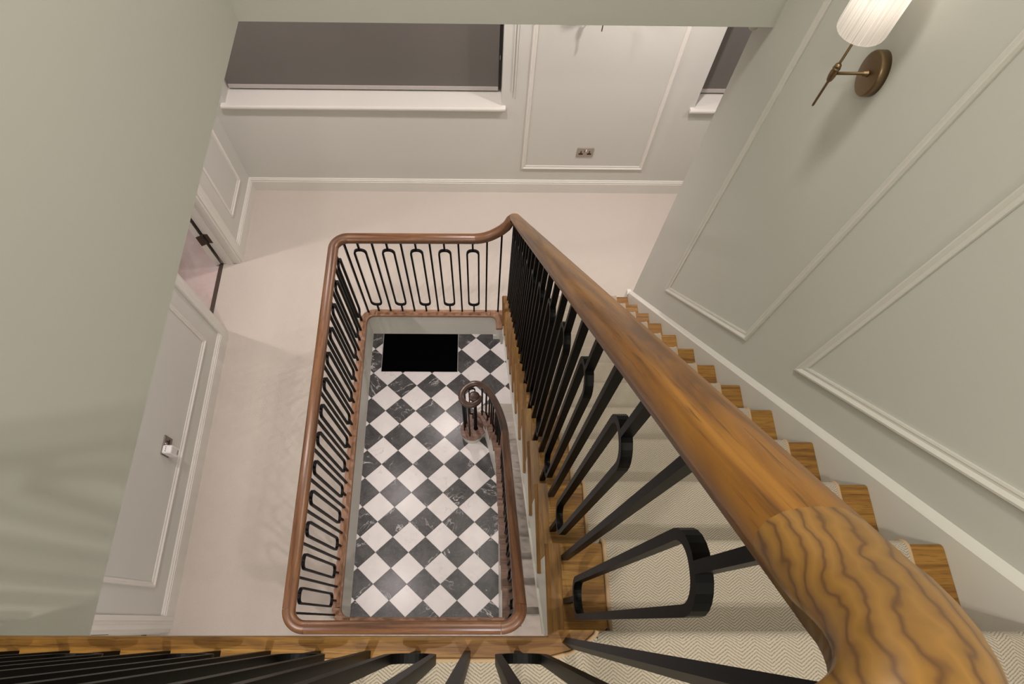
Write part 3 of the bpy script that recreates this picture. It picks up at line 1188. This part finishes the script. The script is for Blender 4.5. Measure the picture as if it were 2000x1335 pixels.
yd = lambda k: 0.048 + 0.217 * k
XTL = 0.160
for k in range(1, 13):
    z = -k * R_
    yf, yb = yd(k), yd(k - 1) - 0.02
    if k <= 8:
        MB().ext(tread_profile(yf, yb, z), XTL, XW).build('tread', M_OAK_G, LF)
    else:
        n = 6
        left = [(rc_x(yb + (yf - yb) * i / n) - 0.052, yb + (yf - yb) * i / n) for i in range(n + 1)]
        poly = [(XW, yb)] + [(XW, yf), (left[-1][0] + 0.03, yf)] + left[::-1]
        MB().prism(poly, z - 0.03, z).build('tread', M_OAK_G, LF)
for k in range(0, 12):
    z = -k * R_
    yf = yd(k) - 0.022
    x0 = XTL + 0.02 if k < 9 else rc_x(yf) - 0.03
    MB().box(x0, XW, yf - 0.016, yf, z - R_, z - 0.03).build('riser', M_TRIM, LF)
# curved riser of the second step
cr = [(0.073, 2.489), (0.045, 2.545), (0.010, 2.605), (-0.028, 2.665), (-0.040, 2.70), (0.02, 2.715), (0.12, 2.625), (XW, 2.625)]
MB().strip([(0, 0), (-0.015, 0), (-0.015, R_ - 0.03), (0, R_ - 0.03)], [(x, y, ZG + R_) for x, y in cr]).build('riser', M_TRIM, LF)
# top nosing at landing level
MB().ext(tread_profile(0.048, -0.028, 0.0), XTL, XW).build('tread', M_OAK_G, LF)
# curtail step
cc = (-0.131, 2.488)
curt = [(XW, 2.869), (0.27, 2.869), (0.12, 2.862), (0.0, 2.83), (-0.10, 2.775), (-0.19, 2.69), (-0.25, 2.60)]
curt += [(cc[0] + 0.157 * cos(radians(a)), cc[1] + 0.157 * sin(radians(a))) for a in range(160, 331, 12)]
curt += [(0.03, 2.44), (0.075, 2.47), (XW, 2.47)]
MB().prism(curt, ZG + R_ - 0.028, ZG + R_).build('tread', M_OAK_G, LF)
def inset(poly, d):
    P = [Vector(p) for p in poly]
    out = []
    for i in range(len(P)):
        a, b, c = P[i - 1], P[i], P[(i + 1) % len(P)]
        e1, e2 = (b - a).normalized(), (c - b).normalized()
        n1, n2 = Vector((-e1.y, e1.x)), Vector((-e2.y, e2.x))
        m = n1 + n2
        m = m / max(0.3, m.dot(n1))
        out.append(tuple(b + m * d))
    return out
MB().prism(inset(curt, 0.018), ZG, ZG + R_ - 0.028).build('curtail_riser', M_TRIM, LF)
# outer string and spandrel following the curve, white
spath = [(XTL + 0.014, -0.02), (XTL + 0.014, 1.7)] + [(rc_x(y) - 0.040, y) for y in (1.80, 1.9, 2.0, 2.1, 2.2, 2.3, 2.4, 2.48)]
for i in range(len(spath) - 1):
    pass
sp = MB()
for k in range(0, 12):
    ya, yb = yd(k) - 0.02, min(yd(k + 1) - 0.02, 2.50)
    if ya >= 2.45:
        continue
    zt_ = -(k + 1) * R_ - 0.03
    m_ = 1 if ya < 1.6 else 5
    for q in range(m_):
        a = ya + (yb - ya) * q / m_
        b = ya + (yb - ya) * (q + 1) / m_
        wr_ = lambda y_: max(0.0, min(1.0, (y_ - 1.75) / 0.35))
        xa = (rc_x(a) - 0.217) + XTL + 0.062 - 0.048 * wr_(a)
        xb_ = (rc_x(b) - 0.217) + XTL + 0.062 - 0.048 * wr_(b)
        sp.prism([(xa, a), (xa + 0.02, a), (xb_ + 0.02, b), (xb_, b)], ZG, zt_)
sp.build('outer_string', M_TRIM, LF)

RL = thing('stair_runner', (0.72, 2.9, ZG), 'grey beige herringbone stair runner on the lower flight beside the white string', 'carpet')
pts = [(-0.03, 0.0095)]
for k in range(0, 14):
    z = -k * R_
    yf = yd(k)
    r = 0.015 + RT
    if k > 0:
        pts.append((yd(k - 1) - 0.018 + RT, z + RT))
    for i in range(0, 7):
        a = 90 - 170 * i / 6
        pts.append((yf - 0.015 + r * cos(radians(a)), z - 0.015 + r * sin(radians(a))))
    pts.append((yf - 0.018 + RT, z - R_ + RT))
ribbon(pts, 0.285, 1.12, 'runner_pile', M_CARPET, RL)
fl = [(0.285, 2.64), (0.285, 2.872), (0.20, 2.870), (0.11, 2.862), (0.0, 2.832), (-0.075, 2.790), (-0.045, 2.715), (0.02, 2.725), (0.12, 2.64)]
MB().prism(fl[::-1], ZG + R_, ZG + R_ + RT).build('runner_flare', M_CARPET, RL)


# ================================================================== BALUSTRADES
PW, PH = 0.0365, 0.028
RAILP = [(-0.020, -0.030), (-0.0205, -0.0175), (-0.027, -0.0135), (-0.0335, -0.0095), (-0.0362, -0.002), (-0.0355, 0.008), (-0.0315, 0.0165),
         (-0.0235, 0.0225), (-0.0125, 0.0258), (0.0, 0.0268), (0.0125, 0.0258), (0.0235, 0.0225), (0.0315, 0.0165), (0.0355, 0.008),
         (0.0362, -0.002), (0.0335, -0.0095), (0.027, -0.0135), (0.0205, -0.0175), (0.020, -0.030)]


def rail(path, m, parent, u0=0.0, name='handrail', prof=RAILP):
    return MB().sweep(path, prof, u0=u0).build(name, m, parent)


def bar_mesh(h, a=0.0065, b=0.009):
    o = MB().box(-a, a, -b, b, 0, h).build('baluster', M_IRON)
    me = o.data
    bpy.data.objects.remove(o)
    return me


def loop_mesh(h, z0, z1, half=0.0425, a=0.0065, b=0.009, r=0.036):
    """iron ring on two stubs: z0,z1 = outer bottom and top of the ring; ring lies in the local xz plane"""
    mb = MB()
    mb.box(-a, a, -b, b, 0, z0 + 0.006)
    mb.box(-a, a, -b, b, z1 - 0.006, h)
    pts = []
    c = half
    for (cx, cz_, a0) in ((c - r, z1 - a - r, 0), (-c + r, z1 - a - r, 90), (-c + r, z0 + a + r, 180), (c - r, z0 + a + r, 270)):
        for i in range(7):
            an = radians(a0 + 90 * i / 6)
            pts.append((cx + r * cos(an), 0, cz_ + r * sin(an)))
    mb.sweep(pts, [(-b, -a), (b, -a), (b, a), (-b, a)], side=(0, 1, 0), closed=True, smooth=False)
    o = mb.build('loop_baluster', M_IRON)
    me = o.data
    bpy.data.objects.remove(o)
    return me


def inst(me, name, loc, rz, parent):
    o = bpy.data.objects.new(name, me)
    COL.objects.link(o)
    o.location = loc
    o.rotation_euler = (0, 0, rz)
    put(o, parent)
    return o


ZR = 0.876                                        # rail centre above a level floor
ME_BAR = bar_mesh(ZR - 0.022)
ME_LOOP = loop_mesh(ZR - 0.022, 0.080, 0.757)

# ---- first floor: one continuous railing round the well
BF = thing('landing_balustrade', (XB, 0.0, 0), 'brown oak handrail on black iron bars and loops round the open well, middle floor', 'balustrade')
rcn = 0.095
zr = ZR
left_x, back_y, front_y = XB - 0.003, YN - 0.008, -0.0265
# back run: rises in an S curve to meet the flight rail
zj = nose_up(YN) + 0.855
P_back = []
for x, z in ((0.198, zj - 0.012), (0.185, zj - 0.022), (0.165, 0.992 + 0.01), (0.13, 0.962), (0.095, 0.934), (0.06, 0.910), (0.025, 0.893), (-0.01, 0.882), (-0.05, 0.8765)):
    P_back.append((x, back_y + 0.004, z))
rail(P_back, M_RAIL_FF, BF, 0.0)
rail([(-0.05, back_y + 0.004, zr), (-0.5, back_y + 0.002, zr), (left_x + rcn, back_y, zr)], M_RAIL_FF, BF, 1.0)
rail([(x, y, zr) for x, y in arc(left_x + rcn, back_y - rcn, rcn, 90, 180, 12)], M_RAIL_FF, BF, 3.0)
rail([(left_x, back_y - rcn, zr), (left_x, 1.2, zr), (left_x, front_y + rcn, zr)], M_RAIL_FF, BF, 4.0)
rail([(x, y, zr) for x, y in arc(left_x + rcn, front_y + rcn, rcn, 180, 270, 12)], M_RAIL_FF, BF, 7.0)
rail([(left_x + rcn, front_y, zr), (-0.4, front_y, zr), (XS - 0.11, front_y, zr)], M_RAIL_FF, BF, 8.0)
for k in range(-1, 26):
    if k < 0:
        continue
    y = 2.4687 - 0.0968 * k
    if k % 2 == 0 and k < 25:
        inst(ME_LOOP, 'loop_baluster', (XB, y, 0), pi / 2, BF)
    else:
        inst(ME_BAR, 'baluster', (XB, y, 0), pi / 2, BF)
inst(ME_BAR, 'baluster', (-0.990, 2.555, 0), pi / 4, BF)
for k in range(0, 10):
    x = -0.8991 + 0.10365 * k
    inst(ME_LOOP if k % 2 == 0 else ME_BAR, 'loop_baluster' if k % 2 == 0 else 'baluster', (x, YN, 0), 0, BF)
ME_BARN = bar_mesh(0.935)
inst(ME_BARN, 'baluster', (0.1375, YN, 0), 0, BF)
inst(ME_BAR, 'baluster', (-0.998, 0.0, 0), pi / 4, BF)
for k in range(0, 10):
    x = -0.905 + 0.10365 * k
    inst(ME_LOOP if k % 2 == 1 else ME_BAR, 'loop_baluster' if k % 2 == 1 else 'baluster', (x, -0.010, 0), 0, BF)

# ---- upper flight railing
BU = thing('flight_balustrade', (XS, Y1, 0), 'big honey oak handrail sweeping towards the viewer over black balusters of the upper flight', 'balustrade')
hr = 0.855
zc = lambda y: nose_up(y) + hr
path = []
n = 26
y0, y1 = YN + 0.020, 0.052
for i in range(n + 1):
    y = y0 + (y1 - y0) * i / n
    path.append((XS, y, zc(y)))
rail(path, M_OAK_RAIL, BU)
# wreath: carries on up, levels out and turns left over the landing
zl_ = H2 + ZR
wp = []
rw = 0.095
yc = -0.066 + rw
for i in range(0, 5):
    y = y1 - (y1 - 0.018) * i / 4
    wp.append((XS, y, zc(y)))
zst = zc(0.018)
yc2 = 0.018
rw = 0.084
for i in range(1, 15):
    a = radians(90 * i / 14)
    x = XS - rw + rw * cos(a)
    y = yc2 - rw * sin(a)
    s_ = rw * a
    f = min(1, i / 9)
    tgt = zl_
    z = zst + SL * rw * (sin(min(a, pi / 2)) * 0.55) if False else zst + (tgt - zst) * (1 - (1 - f) ** 2)
    wp.append((x, y, z))
for x in (0.10, 0.05):
    wp.append((x, yc2 - rw, zl_))
rail(wp, M_WREATH, BU, 5.0, 'handrail_wreath')
rail([(0.05, yc2 - rw, zl_), (-0.5, yc2 - rw, zl_), (XL + 0.001, yc2 - rw, zl_)], M_OAK_RAIL, BU, 8.0)
ME_FB = bar_mesh(0.040 * SL + hr - 0.012)
ME_FL = loop_mesh(0.148 * SL + hr - 0.012, 0.140, 0.826, 0.0395)
for k in range(1, 13):
    yf = Y1 - (k - 1) * G_
    inst(ME_FB, 'baluster', (XS, yf - 0.040, k * R_), pi / 2, BU)
    inst(ME_FL, 'loop_baluster', (XS, yf - 0.148, k * R_), pi / 2, BU)
inst(bar_mesh(ZR - 0.012), 'baluster', (0.181, -0.040, H2), 0.9, BU)
for k in range(0, 12):
    x = 0.0753 - 0.1032 * k
    if x < XL + 0.03:
        break
    if k % 2 == 0:
        inst(ME_LOOP, 'loop_baluster', (x, -0.065, H2), 0, BU)
    else:
        inst(ME_BAR, 'baluster', (x, -0.065, H2), 0, BU)

# ---- lower flight railing with its scroll
BG = thing('scroll_balustrade', (-0.08, 2.5, ZG), 'dark brown handrail ending in a scroll above the marble hall on thin black balusters', 'balustrade')
zg = lambda y: nose_dn(y) + 0.855
XG = 0.219
pts = [(x, y, zr) for x, y in arc(XS - 0.108, front_y + 0.108, 0.108, 270, 360, 12)]
pts = [(x + (XG - XS) * i / 12, y, min(zr, zg(y) + 0.004) if i > 8 else zr) for i, (x, y, z) in enumerate(pts)]
pts[-1] = (XG, pts[-1][1], zg(pts[-1][1]) + 0.006)
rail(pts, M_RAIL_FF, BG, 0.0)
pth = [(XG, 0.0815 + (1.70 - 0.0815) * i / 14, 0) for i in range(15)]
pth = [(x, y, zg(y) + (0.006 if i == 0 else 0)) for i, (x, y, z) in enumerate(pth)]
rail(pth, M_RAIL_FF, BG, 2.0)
cur = [(XG, 1.70, zg(1.70)), (0.213, 1.82, zg(1.82)), (0.204, 1.905, zg(1.905)), (0.183, 2.061, zg(2.061)), (0.149, 2.229, zg(2.229)), (0.118, 2.348, zg(2.348)),
       (0.088, 2.452, -1.388), (0.058, 2.525, -1.45), (0.031, 2.588, -1.513), (-0.012, 2.632, -1.56), (-0.066, 2.660, -1.588), (-0.105, 2.660, -1.597), (-0.140, 2.645, -1.60), (-0.184, 2.615, -1.60),
       (-0.219, 2.572, -1.60), (-0.236, 2.535, -1.60), (-0.240, 2.498, -1.60), (-0.234, 2.463, -1.60), (-0.217, 2.431, -1.60), (-0.192, 2.405, -1.60), (-0.163, 2.390, -1.60),
       (-0.130, 2.387, -1.60), (-0.100, 2.394, -1.60), (-0.070, 2.409, -1.60), (-0.048, 2.428, -1.60), (-0.034, 2.452, -1.60), (-0.036, 2.475, -1.60), (-0.045, 2.490, -1.60)]
sm = []
for i in range(len(cur) - 1):
    p0, p1, p2, p3 = [Vector(cur[max(0, min(len(cur) - 1, i + d_))]) for d_ in (-1, 0, 1, 2)]
    for q in range(3):
        t_ = q / 3
        sm.append(tuple(0.5 * ((2 * p1) + (p2 - p0) * t_ + (2 * p0 - 5 * p1 + 4 * p2 - p3) * t_ * t_ + (3 * p1 - p0 - 3 * p2 + p3) * t_ ** 3)))
sm.append(cur[-1])
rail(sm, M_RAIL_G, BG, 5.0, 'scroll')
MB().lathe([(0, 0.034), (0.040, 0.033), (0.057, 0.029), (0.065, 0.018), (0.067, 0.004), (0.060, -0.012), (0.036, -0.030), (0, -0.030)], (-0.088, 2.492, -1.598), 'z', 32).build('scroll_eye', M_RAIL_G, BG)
# newel post
MB().lathe([(0, 0), (0.030, 0), (0.030, 0.01), (0.021, 0.016), (0.0205, 0.98), (0.021, 1.01), (0, 1.01)], (-0.080, 2.503, ZG + R_), 'z', 20).build('newel_post', M_IRON, BG)
ME_GB = bar_mesh(0.040 * SL + hr - 0.012)
for k in range(1, 9):
    yf = yd(k)
    inst(ME_GB, 'baluster', (XG, yf - 0.040, -k * R_), pi / 2, BG)
    inst(ME_FL, 'loop_baluster', (XG, yf - 0.148, -k * R_), pi / 2, BG)
inst(ME_LOOP, 'loop_baluster', (0.19, 0.02, 0.0), 1.1, BG)
# balusters under the curved part: (foot x, foot y, foot z, top z, loop?)
CB = [(0.204, 1.98, 9, 0), (0.190, 2.09, 10, 1), (0.172, 2.19, 10, 0), (0.150, 2.305, 11, 1), (0.117, 2.410, 11, 0), (0.075, 2.540, 12, 1), (0.005, 2.618, 12, 0)]
for x, y, k, lp in CB:
    z0_ = -k * R_
    h_ = (zg(y) if y < 2.45 else -1.50) - 0.012 - z0_
    if y > 2.6:
        h_ = -1.56 - 0.012 - z0_
    ang_ = pi / 2 + (y - 1.9) * 0.9
    inst(loop_mesh(h_, 0.14, min(0.826, h_ - 0.06), 0.036) if lp else bar_mesh(h_), 'loop_baluster' if lp else 'baluster', (x, y, z0_), ang_, BG)
hz = -1.60 - 0.012 - (ZG + R_)
CQ = [(-0.232, 2.476, 0), (-0.205, 2.575, 0), (-0.218, 2.520, 0), (-0.158, 2.394, 0), (-0.120, 2.655, 1)]
for x, y, lp in CQ:
    inst(loop_mesh(hz, 0.14, hz - 0.10, 0.036) if lp else bar_mesh(hz), 'loop_baluster' if lp else 'baluster', (x, y, ZG + R_), atan2(y - 2.5, x + 0.09) + pi / 2, BG)
BG['label'] = 'dark brown handrail ending in a scroll above the marble hall on thin black balusters'


# ================================================================== WALL LAMPS
def wall_lamp(base, nrm, label, d=0.138, power=4.0, zb=2.77, z0=2.652, tip=2.545):
    """base = point on wall at arm height; nrm = (nx,ny) outward"""
    nx_, ny_ = nrm
    L_ = thing('wall_lamp', (base[0], base[1], z0), label, 'lamp', 'brass wall lamps with pleated shades')
    ax = 'x' if abs(nx_) > 0 else 'y'
    sg = nx_ if abs(nx_) > 0 else ny_
    Rp = 0.060
    pf = [(0, 0), (Rp, 0), (Rp, 0.024), (Rp - 0.002, 0.028), (Rp - 0.005, 0.029), (0, 0.029)]
    MB().lathe([(r, h * sg) for r, h in pf], (base[0], base[1], z0), ax, 48).build('backplate', M_BRASS, L_)
    MB().lathe([(0, 0), (0.0035, 0), (0.0035, 0.002), (0, 0.002)], (base[0] + nx_ * 0.012 if ax == 'x' else base[0], base[1], z0 - Rp - 0.001), 'z', 10).build('screw', M_BRASS, L_)
    af = [(0, 0.028), (0.009, 0.028), (0.009, 0.032), (0.007, 0.033), (0.007, 0.044), (0.0042, 0.045), (0.0042, d), (0, d)]
    MB().lathe([(r, h * sg) for r, h in af], (base[0], base[1], z0), ax, 20).build('arm', M_BRASS, L_)
    px_, py_ = base[0] + nx_ * d, base[1] + ny_ * d
    MB().lathe([(0, tip), (0.0030, tip + 0.002), (0.0042, tip + 0.008), (0.0042, zb + 0.08), (0, zb + 0.08)], (px_, py_, 0), 'z', 16).build('rod', M_BRASS, L_)
    jf = [(0.0042, z0 - 0.026), (0.009, z0 - 0.020), (0.0115, z0 - 0.008), (0.0118, z0 + 0.006), (0.0095, z0 + 0.011), (0.0118, z0 + 0.013), (0.0118, z0 + 0.017), (0.0085, z0 + 0.0185),
          (0.0105, z0 + 0.021), (0.0095, z0 + 0.025), (0.0070, z0 + 0.028), (0.0042, z0 + 0.029)]
    MB().lathe(jf, (px_, py_, 0), 'z', 24).build('joint', M_BRASS, L_)
    # pleated shade, open cylinder with gathered folds
    mb = MB()
    seg = 180
    zs_ = [zb + 0.006, zb, zb + 0.004, zb + 0.012, zb + 0.05, zb + 0.11, zb + 0.17, zb + 0.215, zb + 0.222]
    rad = [0.058, 0.0655, 0.0695, 0.0705, 0.0702, 0.070, 0.0702, 0.0705, 0.068]
    vs, fs, uv = [], [], []
    rnd = random.Random(4)
    ph = [rnd.uniform(0.3, 1) for _ in range(60)]
    for j, (zz, rr_) in enumerate(zip(zs_, rad)):
        for i in range(seg):
            a = 2 * pi * i / seg
            pl = 0.0016 * cos(3 * a * 20) * ph[(i // 3) % 60] if 1 <= j <= 7 else 0
            vs.append((px_ + (rr_ + pl) * cos(a), py_ + (rr_ + pl) * sin(a), zz))
    for j in range(len(zs_) - 1):
        for i in range(seg):
            k_ = (i + 1) % seg
            fs.append((j * seg + i, j * seg + k_, (j + 1) * seg + k_, (j + 1) * seg + i))
            uv.append(((i / seg, zs_[j]), ((i + 1) / seg, zs_[j]), ((i + 1) / seg, zs_[j + 1]), (i / seg, zs_[j + 1])))
    mb.add(vs, fs, uv, True)
    mb.build('shade', M_SHADE, L_)
    MB().lathe([(0.0042, zb + 0.075), (0.012, zb + 0.08), (0.014, zb + 0.10), (0.022, zb + 0.125), (0.020, zb + 0.145), (0.010, zb + 0.158), (0, zb + 0.16)], (px_, py_, 0), 'z', 20).build('bulb', M_BULB, L_)
    ld = bpy.data.lights.new('lamp_light', 'POINT')
    ld.energy = power
    ld.color = (1.0, 0.89, 0.78)
    ld.shadow_soft_size = 0.028
    lo = bpy.data.objects.new('lamp_light', ld)
    COL.objects.link(lo)
    lo.location = (px_, py_, zb + 0.12)
    put(lo, L_)
    return L_


wall_lamp((XR, 1.640), (-1, 0), 'brass wall lamp with lit pleated white shade on the panelled right wall', power=2.3)
dz = 2.545 - 1.465
wall_lamp((0.803, YF), (0, -1), 'brass rod tip of a wall lamp just below the bulkhead, above the double socket', power=1.7, zb=2.77 - dz, z0=2.652 - dz, tip=2.545 - dz)


# ================================================================== SOCKETS AND PLUG
def socket(kind):
    pass


def pinholes(parent, fn, s=1.0):
    """UK three pin holes: earth slot vertical above two horizontals, joined dark recess as seen in the photo"""
    MB().box(*fn(-0.0045, 0.0045, 0.002, 0.026)).build('pin_hole', M_DARK, parent)
    MB().box(*fn(-0.019, 0.019, -0.0095, 0.0035)).build('pin_hole', M_DARK, parent)


sx0, sz0 = 0.8303, 0.3835
SK = thing('wall_socket', (sx0 + 0.073, YF, sz0), 'nickel double power socket inside the moulded panel on the back wall', 'socket')
o = MB().box(sx0, sx0 + 0.146, YF - 0.007, YF, sz0, sz0 + 0.086).build('face_plate', M_SOCKET, SK)
bevel(o, 0.002)
for cxk in (0.036, 0.110):
    c_x, c_z = sx0 + cxk, sz0 + 0.034
    pinholes(SK, lambda a, b, c, d_: (c_x + a, c_x + b, YF - 0.0082, YF - 0.0062, c_z + c, c_z + d_))
MB().box(sx0 + 0.062, sx0 + 0.071, YF - 0.0095, YF - 0.006, sz0 + 0.050, sz0 + 0.068).build('rocker_switch', M_SOCKB, SK)
MB().box(sx0 + 0.075, sx0 + 0.084, YF - 0.0095, YF - 0.006, sz0 + 0.054, sz0 + 0.074).build('rocker_switch', M_WPLAST, SK)

ya_, yb_, za_ = 1.0785, 1.2175, 0.414
SK2 = thing('wall_socket', (XLF, 1.15, za_), 'bronze double power socket with a plug in it, low on the near left wall panel', 'socket')
o = MB().box(XLF, XLF + 0.007, ya_, yb_, za_, za_ + 0.087).build('face_plate', M_SOCKB, SK2)
bevel(o, 0.002)
c_y, c_z = yb_ - 0.037, za_ + 0.036
pinholes(SK2, lambda a, b, c, d_: (XLF + 0.0062, XLF + 0.0082, c_y + a, c_y + b, c_z + c, c_z + d_))
MB().box(XLF + 0.006, XLF + 0.0095, c_y - 0.026, c_y - 0.018, za_ + 0.060, za_ + 0.076).build('rocker_switch', M_WPLAST, SK2)
# white plug-in charger / adapter
AD = thing('plug_adapter', (XLF + 0.03, 1.115, 0.42), 'chunky white plug adapter plugged into the bronze socket on the near left wall', 'adapter')
bx = MB()
q = 0.012
y0_, y1_, z0_, z1_ = 1.083, 1.145, 0.405, 0.505
poly = []
for (cy_, cz_, a0) in ((y1_ - q, z1_ - q, 0), (y0_ + q, z1_ - q, 90), (y0_ + q, z0_ + q, 180), (y1_ - q, z0_ + q, 270)):
    for i in range(5):
        a = radians(a0 + 90 * i / 4)
        poly.append((cy_ + q * cos(a), cz_ + q * sin(a)))
bx.ext(poly, XLF + 0.0075, XLF + 0.066)
o = bx.build('adapter_body', M_WPLAST, AD)
bevel(o, 0.006, 3)
cp_ = MB().box(XLF + 0.066, XLF + 0.0675, y0_ + 0.010, y1_ - 0.010, z0_ + 0.012, z1_ - 0.012).build('front_cap', M_REVEAL, AD)
for i in range(3):
    yy = y0_ + 0.017 + i * 0.014
    MB().lathe([(0, 0), (0.0035, 0), (0.0035, 0.0016), (0, 0.0016)], (XLF + 0.030 + 0.0 * i, yy, z1_ - 0.0006), 'z', 10).build('pin_hole', M_DARK, AD)
# small printed word on the front, too small to read: short dark strokes
wd = MB()
for i in range(6):
    wd.box(XLF + 0.0672, XLF + 0.0679, y0_ + 0.016 + i * 0.0052, y0_ + 0.0195 + i * 0.0052, z0_ + 0.018, z0_ + 0.027)
wd.build('printed_mark', M_DARK, AD)

# ceiling downlight fittings where the lamps and the added fill lights hang (outside the frame, flush with the ceilings)
for n_, loc, sz_, pw, c in LIGHTS:
    F_ = MB().lathe([(sz_ / 2 + 0.004, 0.0), (sz_ / 2 + 0.016, 0.0), (sz_ / 2 + 0.016, 0.012), (sz_ / 2 + 0.004, 0.012)], (loc[0], loc[1], loc[2] + 0.002), 'z', 24)
    top_ = {4.985: ZT, 2.305: HC, -0.345: ZCG - 0.02}[loc[2]]
    o = F_.build('trim_2', M_TRIM)
    o['kind'] = 'structure'
